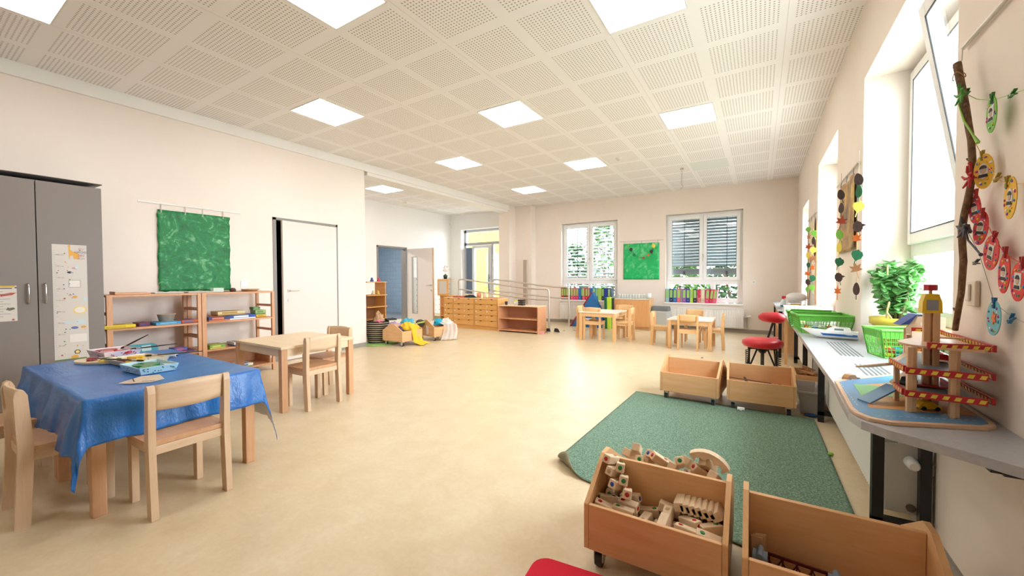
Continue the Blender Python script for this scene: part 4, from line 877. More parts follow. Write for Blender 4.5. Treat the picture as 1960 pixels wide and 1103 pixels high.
# ================================================================= HANDRAILS
def rail(label,y,xl,zl,xr,zt,zm0,zm1):
    t=thing('handrail',label,'handrail',(0,0,0)); r=.021
    def bend(z_l,z_r,xe): 
        return [(xl,y,z_l),(xl+.12,y,z_l+.0),(xl+.6,y,z_l-(z_l-z_r)*.22),(xr-.8,y,z_r+.035),(xr-.35,y,z_r),(xe,y,z_r)]
    top=bend(zl,zt,xr-.07)+[(xr-.03,y,zt-.015),(xr-.006,y,zt-.05),(xr,y,zt-.1)]
    MB().tube([(xl,y,zl-.35),(xl,y,zl-.05)]+[(xl+.03,y,zl-.01)]+top[1:],r,12).build('top_rail',steel,t)
    MB().tube(bend(zm0,zm1,xr),r*.9,12).build('middle_rail',steel,t)
    for x in (xr,xl+.0): MB().cyl((x,y,0),(x,y,zt-.09 if x==xr else zl-.3),r,n=14).cyl((x,y,0),(x,y,.008),.045,n=18).build('post',steel,t)
    return t
rail('steel ramp handrail behind the low shelf, nearer one',8.28,-6.85,1.19,-4.15,.955,.92,.705)
rail('steel ramp handrail farther back along the wall',9.15,-6.35,1.18,-4.03,.985,.86,.71)
o=MB().box(-5.51,-5.40,9.42,9.50,0,1.715).build('slim_post',mat('post_taupe','#B6A592',.5)); tag(o,'tall slim taupe post standing behind the handrail','post')
o=MB().box(-6.36,-6.28,9.15,9.20,.3,1.75).build('corner_guard',mat('clear_guard','#E9E4DE',.2,alpha=.35)); tag(o,'narrow clear protective guard on the corner by the exit door','corner guard')
RAMP=mat('ramp_lino','#D8C596',.4)
struct(MB().prism([(-8.4,0.0),(-8.4,.16),(-6.9,.16),(-4.6,.0)],8.36,9.1,'y').build('ramp_floor',RAMP))
# ================================================================= SHOES
def shoe(x,y,rz,label,col='#3A3A3E'):
    t=thing('shoe',label,'shoe',(x,y,0),rz,'shoes by the handrail post'); b=MB(); pts=[(-.10,-.03),(-.02,-.036),(.07,-.045),(.115,-.025),(.12,.01),(.09,.035),(0,.036),(-.09,.032),(-.11,0)]
    b.prism(pts,0,.018); b.build('sole',pal('#D8D4CC',.7),t,bevel=.004); b=MB()
    def fn(u,v): a=2*PI*u; x_=.105*math.cos(a); y_=.036*math.sin(a); h=.03+.04*(1 if x_<0 else max(.2,1-x_*9)); k=1-.25*v; return (x_*k-.004*v,y_*k,.018+h*v)
    b.grid(fn,22,5,closeu=True); b.build('upper',pal(col,.8),t,solid=.003)
shoe(-4.02,7.98,rad(140),'dark slipper standing left of the handrail post'); shoe(-3.80,7.97,rad(-30),'dark slipper lying right of the handrail post')
small('pink_slipper_box','small pink soft shoe at the foot of the low shelf','shoe',(-4.02,7.62,0),'#F0A8A4','box',(.16,.09,.06),.8,rad(20))
for i,(x,y) in enumerate(((-3.80,8.35),(-3.62,8.5),(-3.4,8.66),(-3.55,8.42))): tag(MB().obox((0,0,.003),.04,.02,.006,i*.7).build('floor_scrap',pal('#5A4A3A'),None,(x,y,0)),'dark little scrap on the floor behind the handrail posts','scrap','floor scraps')
# ================================================================= BACK WALL THINGS
def radiator(name,label,x0,x1,y0,y1,z0,z1,face,valve=None,group='white panel radiators'):
    """face: '-y' or '-x' ; the ribbed front"""
    t=thing(name,label,'radiator',(0,0,0),0,group); RW=mat('radiator_white','#EFECE6',.35)
    b=MB(); b.box(x0,x1,y0,y1,z0,z1)
    if face=='-y':
        MB().box(x0,x1,y0+.012,y1-.012,z0,z1-.012).build('radiator_core',RW,t)
        b=MB(); n=int((x1-x0)/.033)
        vs=[];
        def fn(u,v): x=x0+(x1-x0)*u; return (x,y0+.006*(math.cos(2*PI*n*u)),z0+.02+(z1-z0-.04)*v)
        b.grid(fn,n*4+1,2); b.build('front_panel',RW,t); MB().box(x0-.004,x1+.004,y0-.004,y1,z1-.014,z1).build('top_grille',RW,t)
    else:
        MB().box(x0+.012,x1,y0,y1,z0,z1-.012).build('radiator_core',RW,t,bevel=.006)
        b=MB(); n=int((y1-y0)/.033)
        def fn(u,v): y=y0+(y1-y0)*u; return (x0+.006*(math.cos(2*PI*n*u)),y,z0+.02+(z1-z0-.04)*v)
        b.grid(fn,n*4+1,2); b.build('front_panel',RW,t); MB().box(x0-.004,x0+.012,y0-.003,y1+.003,z1-.014,z1).box(x1-.012,x1,y0-.003,y1+.003,z1-.014,z1).box(x0+.06,x0+.075,y0-.003,y1,z1-.010,z1).build('top_rim',RW,t)
        g=MB()
        for i in range(int((y1-y0)/.02)): g.box(x0+.014,x1-.014,y0+.006+i*.02,y0+.014+i*.02,z1-.012,z1-.006)
        g.build('top_grille',pal('#B9B6B0',.4),t)
    return t
radiator('radiator','long low white radiator under the back window nearest the corner',-2.0,-.28,9.86,9.93,.10,.52,'-y')
radiator('radiator','low white radiator under the back window behind the wedge cushion',-4.62,-3.12,9.86,9.93,.10,.52,'-y')
t=thing('radiator_valve','chrome valve and pipe at the right end of the back radiator','valve',(-.22,9.90,0)); MB().cyl((0,0,.12),(0,0,.36),.012).cyl((-.06,0,.36),(0,0,.36),.012).build('pipe',chrome,t); MB().cyl((0,0,.36),(.07,0,.38),.02).build('thermostat_knob',plastic,t)
# cupboard
t=thing('cupboard','small beech two-door cupboard under the light green painting','cupboard',(-2.95,9.36,0)); w=.82; h=.70; D=.42
MB().box(0,.018,0,D,0,h).box(w-.018,w,0,D,0,h+.03).box(.018,w-.018,.02,D,.06,.078).box(.018,w-.018,D-.01,D,.078,h).box(.018,w-.018,.03,.045,0,.06).build('body',farZ,t); MB().box(-.004,w-.018,-.004,D,h-.0,h+.018).build('cupboard_top',topW,t,bevel=.002)
for a,c,hx in ((.003,w/2-.002,w/2-.04),(w/2+.002,w-.003,w/2+.04)):
    d=MB().box(a,c,-.018,0,.065,h-.003).build('door',wood('cupboard_door','#D89A62','#E2AA74','z'),t,bevel=.001); MB().tube([(hx,-.018,h-.20),(hx,-.036,h-.19),(hx,-.036,h-.10),(hx,-.018,h-.09)],.004,6).build('door_handle',steel,d)
G='small jars on the cupboard'
for i in range(10):
    if i==0:
        j=thing('glass_jar','row of small pale glass jars on the beech cupboard','jar',(-2.90,9.62,.719),0,G); MB().lathe([(0,0),(.028,0),(.03,.01),(.03,.07),(.022,.085),(.022,.09)],n=12).build('jar_glass',mat('jar_glass','#DDE6DF',.15,alpha=.6),j); MB().lathe([(0,.10),(.026,.10),(.026,.085)],n=12).build('jar_lid',pal('#E6E4DC'),j); j['label']='small pale glass jar in the row along the top of the beech cupboard'; J=j
    else: copytree(J,(-2.90+i*.066,9.62,.719))
small('clear_vase','round pale glass vase at the right end of the jar row','vase',(-2.20,9.60,.719),'#E2E6E4','cup',(.12,.12,.13),.2)
# green painting back with leaf garland
hang_y=2.09
p0=aty(1176,470,YB); 
def sheet_back():
    t=thing('green_painting','light green painted sheet with a leaf garland on the back wall above the cupboard','painting',(-2.90,YB,2.06)); b=MB(); w,h=.86,.89
    b.grid(lambda u,v:(u*w,-.012-.006*math.sin(u*8+v*3),-v*h),20,20); b.build('painted_sheet',paint_mat('green_paint_light','#08A85A','#16B868','#8EDCA6',2.6,(.36,.5,.68)),t,solid=.0015)
    MB().tube([(.02,-.02,0),(.02,-.02,.06)],.003).tube([(.45,-.02,0),(.45,-.02,.06)],.003).tube([(.83,-.02,0),(.83,-.02,.06)],.003).build('hook',greyp,t); return t
sheet_back(); tag(MB().box(-3.0,-1.95,YB-.014,YB,2.11,2.125).build('picture_rail',mat('rail_white_grey','#CFC9C1',.4,.3)),'thin picture rail on the back wall between the windows','picture rail')
# leaf shapes (u,v) unit size
def maple(s,n=0):
    r=[1,.45,.85,.4,.7,.35,.25,.30,.25,.35,.7,.4,.85,.45]; return [(s*rr_*math.sin(2*PI*i/14),s*rr_*math.cos(2*PI*i/14)) for i,rr_ in enumerate(r)]
def oval(s): return [(s*.48*math.sin(a),s*(.62*math.cos(a)+.12*max(0,math.cos(a))**3*2)) for a in [2*PI*i/18 for i in range(18)]]
def hedge(s):
    pts=[]
    for i in range(20):
        a=2*PI*i/20; r=s*(.62+.06*(i%2)); pts.append((r*.8*math.sin(a)+(s*.0),r*math.cos(a)))
    pts[15]=(pts[15][0]-s*.35,pts[15][1]-s*.1); return pts
def heartl(s):
    return [(s*.7*x,s*.7*z) for x,z in ((0,1),(.35,.75),(.75,.6),(.8,.1),(.55,-.35),(.15,-.75),(-.05,-1),(-.3,-.7),(-.7,-.4),(-.85,.15),(-.6,.65),(-.3,.7))]
SHP={'maple':maple,'oval':oval,'hedge':hedge,'heart':heartl}
LC={'brown':'#4A3530','orange':'#E8762C','green':'#1E6A45','lime':'#7CC04A','yellow':'#E9D35A','tan':'#B07A52','rust':'#A8432A','dark':'#3A2A26'}
def cutout(shape,col,label,loc,s,axis,rot=0,group=None,th=.002):
    P=SHP[shape](s); c_,s_=math.cos(rot),math.sin(rot); P=[(a*c_-b_*s_,a*s_+b_*c_) for a,b_ in P]
    t=thing('paper_leaf' if shape!='hedge' else 'paper_hedgehog',label,'paper leaf' if shape!='hedge' else 'paper hedgehog',loc,0,group)
    MB().prism(P,-th/2,th/2,axis).build('cutout',pal(LC[col],.7),t)
    stem=MB(); a=(0*c_-(-s*1.15)*s_,0*s_+(-s*1.15)*c_); q=(0,0)
    pa={'x':(0,a[0],a[1]),'y':(a[0],0,a[1])}[axis]; stem.tube([(0,0,0),pa],s*.03+.0008,5).build('leaf_stem',pal(LC[col],.7),t); return t
gl=[(1203,470,'heart','lime',.05),(1208,478,'heart','dark',.075),(1214,488,'hedge','green',.055),(1224,492,'heart','lime',.035),(1232,494.5,'maple','rust',.05),(1241,489,'maple','orange',.055),(1247,482,'heart','dark',.075),(1251,471,'oval','yellow',.08)]
names_=['pale green','dark brown','dark green round','small lime','rusty orange','orange','dark brown','yellow']
pos_=['at the left end','second from the left','third from the left','left of the lowest point','at the lowest point','right of the lowest point','second from the right','at the right end']
for (u,v,sh,c_,s_),nn,pp in zip(gl,names_,pos_):
    p=aty(u,v,YB-.035); cutout(sh,c_,'%s paper leaf %s of the garland on the light painting'%(nn,pp),p,s_,'y',.3)
b=MB(); b.tube([tuple(aty(u,v,YB-.033)) for u,v,*_ in gl],.002,5); tag(b.build('garland_string',pal('#6A5A48')),'string of the leaf garland on the light green painting','string')
# bin
t=thing('swing_bin','grey waste bin with dark swing lid beside the cupboard','waste bin',(-1.92,9.60,0),rad(-4)); b=MB(); 
b.add([(-.13,-.10,0),(.13,-.10,0),(.13,.10,0),(-.13,.10,0),(-.165,-.13,.44),(.165,-.13,.44),(.165,.13,.44),(-.165,.13,.44)],[(0,3,2,1),(4,5,6,7),(0,1,5,4),(1,2,6,5),(2,3,7,6),(3,0,4,7)]); b.build('bin_body',pal('#BDBEBA',.4),t,bevel=.015)
MB().prism([(-.14,.44),(.14,.44),(.135,.49),(.08,.555),(-.08,.555),(-.135,.49)],-.175,.175,'x').build('swing_lid',pal('#6F7476',.35),t,bevel=.008); MB().box(-.17,.17,-.135,.135,.425,.445).build('lid_rim',pal('#E2E4E2',.3),t,bevel=.004)
# wedge cushion
t=thing('wedge_cushion','tall blue triangular foam cushion with a dark red edge, leaning under the window','foam cushion',(-3.55,9.30,0)); 
b=MB(); b.prism([(-.45,0),(.42,0),(.26,.52),(.10,.86)],-.06,.09,'y'); b.build('foam_side',pal('#1F6AA8',.6),t,bevel=.01)
b=MB(); b.prism([(-.50,0),(-.45,0),(.10,.86),(.075,.875)],-.062,.092,'y'); b.build('red_edge',pal('#8E1420',.6),t,bevel=.006)
def cush(x,c1,c2,label,rx=0):
    t=thing('floor_cushion',label,'folding mat',(x,9.30,0),rad(0),'folded gym mats'); MB().prism([(-.035,0),(.035,0),(.03,.74),(-.045,.74)],-.09,.12,'y').build('foam',pal(c1,.55),t,bevel=.008); MB().prism([(.037,0),(.05,0),(.045,.73),(.032,.73)],-.092,.122,'y').build('seam_strip',pal(c2,.5),t)
cush(-3.10,'#1E7A50','#16242E','dark green folded mat standing beside the blue wedge cushion'); cush(-2.99,'#6EB84A','#16242E','mid green folded mat standing between the dark green and yellow-green ones')
t=thing('floor_cushion','yellow-green folded mat standing just left of the beech cupboard','folding mat',(-3.0,9.16,0),0,'folded gym mats'); MB().prism([(-.035,0),(.035,0),(.03,.76),(-.045,.76)],-.05,.08,'y').build('foam',pal('#B8D43A',.55),t,bevel=.008)
# binders
def binder(x,y,z,w,col,lab,label,group,lean=0,patt=None):
    t=thing('ring_binder',label,'binder',(x,y,z),0,group); h=.315; d=.27
    m=patt or pal(col,.4)
    MB().box(0,w,0,.003,0,h).box(0,.003,.003,d,0,h).box(w-.003,w,.003,d,0,h).build('cover',m,t); MB().box(.006,w-.006,.01,d-.01,.006,h-.012).build('paper_block',pal('#E8E4DC',.8),t)
    MB().box(w*.16,w*.84,-.001,.0005,h*.34,h*.92).build('spine_label',pal(lab,.5),t)
    b=MB().cyl((w/2,-.001,h*.17),(w/2,.0005,h*.17),min(.011,w*.25),n=14); b.build('finger_ring',steel,t)
    if lean: t.rotation_euler=(0,lean,0)
    return t
speck=paint_mat('speckled_cover','#6A1622','#D84A6A','#F2E2C8',26,(.38,.5,.6)); speck2=paint_mat('speckled_cover_pale','#4A5A3A','#E8D8C0','#C03A4A',26,(.36,.5,.64))
cn={'#9CCBD6':'pale blue','#1E2A5A':'navy','#1F70B8':'bright blue','#E0607E':'pink','#8A8A8A':'grey','#8E5AA8':'purple','#2A3E9A':'royal blue','#B6D63A':'lime green','#262A4A':'dark navy','#E03A78':'magenta','#D8284E':'crimson','#3F93B8':'teal blue','#2E5A48':'dark green','#C8283A':'red'}
B2=[('#9CCBD6',.075),('#1E2A5A',.082),('#1F70B8',.082),('#E0607E',.075),('#8A8A8A',.035),('#8E5AA8',.08),('#2A3E9A',.08),('#B6D63A',.06),('#262A4A',.08),('S1',.08),('S2',.08),('#E03A78',.08),('#D8284E',.065),('#E0607E',.072)]
x=-1.885; seen={}
for i,(c_,w) in enumerate(B2):
    if c_=='S1': l='red speckled ring binder in the middle of the row on the corner window sill'; pt=speck; cc='#C83A5A'
    elif c_=='S2': l='cream speckled ring binder in the middle of the row on the corner window sill'; pt=speck2; cc='#E8D8C0'
    else: l='%s ring binder, %s on the corner window sill'%(cn[c_],['leftmost','second from the left','third from the left','fourth from the left','thin one','sixth from the left','seventh','eighth','ninth','','','twelfth','last but one','leaning last one'][i]); pt=None; cc=c_
    lb='#9CC870' if c_ not in('S1','S2','#8A8A8A') else cc
    binder(x,YB-.03,.632,w,cc,lb,l,'ring binders on the corner window sill',lean=rad(6) if i>=12 else (rad(3) if i==11 else 0),patt=pt); x+=w+.003
B1=[('#C8283A',.07),('#2E5A48',.06),('#C8283A',.07),('#2E5A48',.06),('#E0607E',.075),('#E03A78',.075),('#E03A78',.07),('#1F70B8',.075),('#1E2A5A',.03),('#E0607E',.075),('#C8283A',.07),('#E03A78',.05),('#1F70B8',.08),('#3F93B8',.08),('#3F93B8',.07),('#B6D63A',.085),('#1E2A5A',.07),('#2A3E9A',.085),('#1E2A5A',.08)]
x=-4.60; ordn=['first','second','third','fourth','fifth','sixth','seventh','eighth','ninth','tenth','eleventh','twelfth','thirteenth','fourteenth','fifteenth','sixteenth','seventeenth','eighteenth','last']
for i,(c_,w) in enumerate(B1):
    binder(x,YB-.03,.632,w,c_,'#9CC870' if i not in (7,12,17) else c_,'%s ring binder, %s from the left on the sill behind the handrail'%(cn[c_],ordn[i]) if i<18 else 'navy ring binder, last one on the right of the sill behind the handrail','ring binders on the sill behind the handrail',lean=rad(-3) if i==9 else 0); x+=w+.0025
# ================================================================= RUG, CUSHION
RG=NT('green_felt'); v=RG.coords(); f=RG.noise(v,110,3,.7)
RG.l(RG.ramp(f,[(.36,'#50695A'),(.5,'#68846F'),(.64,'#8CA893')]),RG.b.inputs['Base Color']); RG.b.inputs['Roughness'].default_value=.95; RG.bump(f,.5,.004); RUG=RG.m
RUGB=mat('rug_underside','#8A8468',.9,vary=.3)
def rug():
    A=Vector((-1.085,4.20)); B=Vector((.40,4.13)); Cc=Vector((.42,2.42)); D_=Vector((-.86,2.06)); b=MB(); N=50
    E0=Vector((-1.12,2.235))
    def fn(u,v):
        p=A.lerp(B,u).lerp(E0.lerp(Vector((.42,1.9)),u),v); d=max(0,.0-(p.x-(-1.02)+ (2.42-p.y)*-.9) )
        # curled corner: distance beyond a diagonal line near the left front corner
        n=Vector((-.62,-.78)); q=(Vector((p.x,p.y))-Vector((-.93,2.24))).dot(n)
        z=.006
        if q>0: r=.035; a=q/r; 
        if q>0:
            a=min(q/.035,PI*1.15); pp=Vector((p.x,p.y))-n*q+n*(.035*math.sin(a)); z=.006+.035*(1-math.cos(a)); 
            if q>.035*PI*1.15: ex=q-.035*PI*1.15; pp=pp-n*ex; 
            return (pp.x,pp.y,z)
        return (p.x,p.y,z)
    b.grid(fn,90,110); o=b.build('green_rug',[RUGB,RUG],solid=.005,solid_off=1); return tag(o,'dark green felt rug with one curled corner on the linoleum floor','rug')
rug()
RED=NT('red_felt_cushion'); f=RED.noise(RED.coords(),300,2); RED.l(RED.ramp(f,[(.3,'#C40A26'),(.7,'#DC1636')]),RED.b.inputs['Base Color']); RED.b.inputs['Roughness'].default_value=.9
b=MB(); b.prism(rrect(-.26,.26,-.26,.26,.06,6),0,.09); tag(b.build('red_cushion',RED.m,None,(-.455,1.145,0),rz=rad(6),bevel=.022,seg=4),'bright red square floor cushion at the bottom edge of the photo','cushion')
for i,(x,y) in enumerate(((-.435,1.455),(-.375,1.462))):
    t=thing('pink_toy_box','small pink and white toy box under the near trough, %s one'%('left' if i==0 else 'right'),'toy box',(x,y,0),rad(12)); MB().box(-.024,.024,-.02,.02,0,.05).build('box_body',pal('#D060A0',.3),t,bevel=.005); MB().box(-.016,.016,-.0215,-.02,.01,.04).box(-.012,.012,-.012,.012,.05,.0512).build('printed_label',pal('#F6E6F2'),t)
o=MB().box(-.11,.11,-.05,.05,0,.03).build('purple_toy_case',pal('#7A5A90',.4),None,(-.22,1.49,0),bevel=.006); tag(o,'purple toy case on the floor under the near trough','toy case')
small('lime_bead','small lime green ball lying at the right edge of the rug','ball',tuple(atz(1590,873,.0)),'#86B83A','ball',(.035,.03,.025),.4)
small('blue_scrap','dark blue cloth scrap by the worktop leg','cloth',tuple(atz(1553,797,.006)),'#24508A','ball',(.11,.07,.02),.8)
small('floor_speck','tiny grey crumb on the floor beyond the left far trough','crumb',tuple(atz(1344,686,.0)),'#7A7A80','ball',(.035,.03,.015),.8)
# ================================================================= WORKTOP
WTM=NT('grey_laminate'); f=WTM.noise(WTM.coords(),60,3); WTM.l(WTM.ramp(f,[(.3,'#A6A8AD'),(.7,'#B0B2B6')]),WTM.b.inputs['Base Color']); WTM.b.inputs['Roughness'].default_value=.3; WTL=WTM.m
edge=wood('beech_edge','#B98E76','#CFA68C','y')
t=thing('worktop','long grey worktop on black steel legs running along the window wall','worktop',(0,0,0))
outline=[(XR,1.30),(.285,1.66),(.27,1.74),(.262,1.84),(.285,2.10),(.29,5.0),(.27,6.9),(XR,6.9)]
# grey top with tapering near end; reveals are covered too
MB().prism([(XR,1.36),(.62,1.45),(.47,1.565),(.34,1.655),(.290,1.715),(.270,1.80),(.275,2.0),(.288,2.30),(.288,6.95),(XR,6.95)],WT-.028,WT).build('worktop_board',[WTL,edge],t,bevel=.002)
b=MB()
for a,c,_,_ in OP[:2]: b.box(XR,.93,a+.001,c-.001,WT-.02,WT)
struct(b.build('trim_3',WTL))
# slotted air grilles
for (cx_,cy_,L_,W_) in ((.48,3.42,.62,.10),(.50,2.56,.56,.10),(.48,5.7,.8,.10)):
    b=MB(); n=6
    for i in range(n): xx=cx_-W_/2+i*W_/(n-1); b.box(xx-.004,xx+.004,cy_-L_/2,cy_+L_/2,WT+.0002,WT+.0012)
    b.build('air_slot',pal('#6C6E72',.5),t)
def leg(y,x=.455,foot=True,x2=.61,w=.042):
    b=MB(); b.box(x,x+w,y-w/2,y+w/2,0.0,WT-.028).box(x,x2,y-w/2,y+w/2,.055,.09).box(x2,x2+w-.004,y-w/2,y+w/2,0,WT-.028).box(x,x2,y-w/2,y+w/2,WT-.06,WT-.028); b.build('leg',black,t,bevel=.002)
for y in (2.44,4.12,5.50,6.80): leg(y, .45 if y<2.6 else .42)
MB().box(XR-.12,XR-.1,1.60,1.63,WT-.06,WT-.028).box(XR-.1,XR,1.585,1.645,WT-.06,WT-.054).build('bracket',black,t)
radiator('radiator','long white panel radiator under the worktop beside the nearest window',.495,.628,2.50,4.75,.095,.43,'-x')
RADT=[o for o in C.objects if o.name=='radiator.002'][0]; b=MB(); b.M=Matrix.Translation((.59,2.497,.355)); b.tube([(0,-.012,0),(.0,-.03,0),(.0,-.075,-.004),(0,-.085,-.004)],[.016,.026,.023,.016],16).build('thermostat_knob',plastic,RADT)
b=MB(); b.M=Matrix.Translation((.60,2.498,.13)); b.cyl((0,0,0),(0,-.006,0),.018).cyl((0,-.006,0),(0,-.009,0),.009).build('drain_cap',pal('#8A7A6A',.4),RADT)
o=MB().box(.63,XR-.001,2.47,2.50,.30,.38).box(.645,XR-.001,2.44,2.47,.315,.365).build('wall_bracket',pal('#D8D6D0',.4),RADT)
radiator('radiator','white panel radiator under the worktop beyond the middle legs',.47,.60,5.15,6.75,.095,.43,'-x')
# clear storage box and small box under worktop
t=thing('storage_box','clear plastic storage box standing under the worktop beside the far trough','storage box',(.30,4.25,0)); b=MB()
b.add([(.015,.02,0),(.145,.02,0),(.145,.43,0),(.015,.43,0),(0,0,.20),(.16,0,.20),(.16,.45,.20),(0,.45,.20)],[(0,3,2,1),(0,1,5,4),(1,2,6,5),(2,3,7,6),(3,0,4,7)]); b.build('box_wall',mat('clear_box','#CDC5BC',.25,alpha=.75),t,solid=.004); MB().box(-.012,.0,-.012,.462,.19,.205).box(.16,.172,-.012,.462,.19,.205).box(0,.16,-.012,0,.19,.205).box(0,.16,.45,.462,.19,.205).box(-.004,.0,0,.45,.13,.14).build('box_rim',mat('clear_rim','#C4BCB4',.25),t)
t=thing('wooden_crate','low wooden crate of brown train tracks under the worktop','crate',(.31,4.76,0)); b=MB(); frame_y  # crate walls
b.box(0,.30,0,.012,0,.24).box(0,.30,.40,.412,0,.24).box(0,.012,.012,.40,0,.24).box(.288,.30,.012,.40,0,.24).box(.012,.288,.012,.40,.10,.11).build('crate_wall',trY,t,bevel=.002)
rng=random.Random(8)
for i in range(16):
    q=thing('track_piece','brown wooden track piece in the crate under the worktop','track piece',(.31+.05+rng.random()*.2,4.76+.06+rng.random()*.28,.20+.005*(i%4)),rng.random()*6,'train tracks in the crate') if i==0 else None
    if i==0: MB().box(-.06,.06,-.018,.018,-.006,.006).build('track_body',wood('track_wood','#9A6238','#C48A58','x',3),q,bevel=.003); Q=q
    else: o=copytree(Q,(.31+.06+rng.random()*.18,4.76+.07+rng.random()*.26,.17+.007*i)); o.rotation_euler=(rng.uniform(-.3,.3),rng.uniform(-.3,.3),rng.random()*6)
# far cart end: tall birch panel, pink things
o=MB().prism([(.0,0),(.035,0),(.035,.66),(.0,.66)],6.30,6.34,'y').build('upright_board',farZ,None,(.30,0.3,0)); tag(o,'narrow upright beech board beside the stool, at the end of the worktop','board')
small('pink_box','small pink box on the floor behind the red stool','box',(.22,8.1,0),'#E89098','box',(.2,.2,.18)); small('crimson_box','flat dark pink box on the floor left of the small pink box','box',(.02,8.2,0),'#C0506A','box',(.24,.2,.12))
t=thing('side_board_table','grey topped low side table in the window corner with boxes','table',(.25,8.25,0)); MB().box(-.02,.41,-1.2,1.3,.70,.725).build('table_top',WTL,t); 
for y in (-1.1,1.2): MB().box(0,.04,y,y+.04,0,.70).build('leg',black,t)
MB().box(.02,.38,-.95,-.93,.05,.70).box(.02,.38,.9,.92,.05,.70).box(.02,.38,-.93,.9,.35,.37).build('side_shelf',wood('corner_shelf_wood','#D8A878','#E2B88A','y'),t)
# red saddle stool
RV=mat('red_vinyl','#C2202E',.35)
t=thing('spring_stool','red round stool with back pad on black springs and legs','stool',(.035,5.20,0),rad(6))
b=MB(); b.lathe([(0,.425),(.15,.425),(.185,.435),(.20,.465),(.195,.495),(.16,.515),(.08,.522),(0,.524)],n=36); b.build('seat',RV,t)
MB().lathe([(0,.36),(.03,.36),(.06,.41),(.07,.425),(0,.425)],n=20).build('seat_mount',black,t)
MB().cyl((0,0,.06),(0,0,.36),.018).build('gas_column',mat('column_grey','#5A5C60',.3,.8),t)
for sx_ in (-1,1):
    b=MB(); X=sx_*.13
    b.obox((sx_*.07,0,.405),.14,.03,.014); b.tube([(X,-.03,.40),(X-.0*sx_,-.03,.20)],.010,8).tube([(X*.9,.04,.40),(X*1.05,.06,.20)],.009,8).tube([(sx_*.05,0,.40),(X*.95,-.02,.20)],.009,8); b.obox((X,0,.20),.07,.13,.02)
    b.build('leg',black,t)
    b=MB(); b.tube([(X+sx_*.022+.016*math.cos(k*.9),-.05+.016*math.sin(k*.9),.395-.185*k/60) for k in range(61)],.004,6); b.build('spring',black,t)
for a in range(5):
    q=rad(a*72+20); MB().tube([(0,0,.07),(.14*math.cos(q),.14*math.sin(q),.065),(.25*math.cos(q),.25*math.sin(q),.05)],[.022,.018,.013],8).build('foot',black,t); MB().cyl((.25*math.cos(q)-.012,.25*math.sin(q),.022),(.25*math.cos(q)+.012,.25*math.sin(q),.022),.022).build('caster',rubber,t)
b=MB(); b.tube([(.03,.16,.41),(.06,.25,.43),(.10,.28,.55),(.13,.25,.68)],.012,8); b.build('back_arm',black,t)
b=MB(); b.tube([(-.0,.27,.735),(.03,.25,.74),(.10,.215,.74),(.16,.20,.738),(.205,.20,.73),(.225,.205,.725)],[.03,.052,.06,.062,.056,.035],18); b.build('back_pad',RV,t)
# ================================================================= ITEMS ON WORKTOP
GR=mat('green_basket_plastic','#6CC24A',.35)
def basket(label,x,y,z,L,W,Hh,rz=0,m=GR,group='green plastic baskets',cols=14):
    t=thing('plastic_basket',label,'basket',(x,y,z),rz,group); a,c=L/2,W/2; k=.84
    def P(u,s,h):  # u along perimeter side, s side index
        f=k+(1-k)*h; A,Cc=a*f,c*f
        return [(-A+2*A*u,-Cc),(A,-Cc+2*Cc*u),(A-2*A*u,Cc),(-A,Cc-2*Cc*u)][s]
    b=MB()
    for s_ in range(4):
        n=cols if s_%2==0 else int(cols*W/L)+1
        for i in range(n+1):
            u=i/n; p0=P(u,s_,0); p1=P(u,s_,.95); b.tube([(p0[0],p0[1],0),(p1[0],p1[1],Hh*.95)],.0022 if i%n else .005,4,cap=False)
        for h in (.02,.16,.30,.44,.58,.72):
            q0=P(0,s_,h); q1=P(1,s_,h); b.tube([(q0[0],q0[1],Hh*h),(q1[0],q1[1],Hh*h)],.0016 if h>.05 else .005,4,cap=False)
        # solid upper band
        v4=[P(0,s_,.72),P(1,s_,.72),P(1,s_,.97),P(0,s_,.97)]; hz=[.72,.72,.97,.97]; b.add([(p[0],p[1],Hh*h) for p,h in zip(v4,hz)],[(0,1,2,3)])
        # bevelled lip
        q=[P(0,s_,1),P(1,s_,1)]; 
        b.tube([(q[0][0],q[0][1],Hh),(q[1][0],q[1][1],Hh)],.008,6)
    b.box(-a*k,a*k,-c*k,c*k,0,.003); b.build('basket_grid',m,t)
    b=MB(); 
    for sgn in (-1,1): b.tube([(sgn*(a+.004),-c*.45,Hh),(sgn*(a+.022),-c*.3,Hh+.002),(sgn*(a+.022),c*.3,Hh+.002),(sgn*(a+.004),c*.45,Hh)],.006,6)
    b.build('basket_handle',m,t); return t
basket('bright green plastic basket standing before the plant pot',.730,3.24,WT,.30,.22,.165,rad(12))
basket('larger green plastic basket behind the toy boat',.46,4.38,WT,.38,.40,.155,rad(4))
basket('green plastic basket at the far side of the larger one',.42,4.80,WT,.34,.30,.15,rad(-8))
rng=random.Random(4); BC=['#E8C51E','#2A8AC8','#C8282E','#2EA89A','#E8E4DC','#D8642A']
nm=['yellow','blue','red','teal','white','orange']
for k,(x0,y0,g) in enumerate(((.66,3.19,'coloured bricks in the basket before the plant'),(.36,4.25,'coloured bricks in the basket behind the boat'))):
    for i in range(14):
        x=x0+(i%4)*.04+rng.uniform(0,.008) if k==0 else x0+(i%4)*.055; y=y0+((i//4)%2)*.05 if k==0 else y0+((i//4)%3)*.08; z=WT+.006+.026*(i//8)
        t=thing('toy_brick','%s toy brick in the green basket %s'%(nm[i%6],'before the plant' if k==0 else 'behind the boat'),'toy brick',(x,y,z),rng.uniform(-.15,.15),g)
        MB().box(-.017,.017,-.02,.02,0,.02).build('brick_body',pal(BC[i%6],.3),t,bevel=.002); MB().cyl((-.008,0,.02),(-.008,0,.024),.005,n=8).cyl((.008,0,.02),(.008,0,.024),.005,n=8).build('brick_stud',pal(BC[i%6],.3),t)
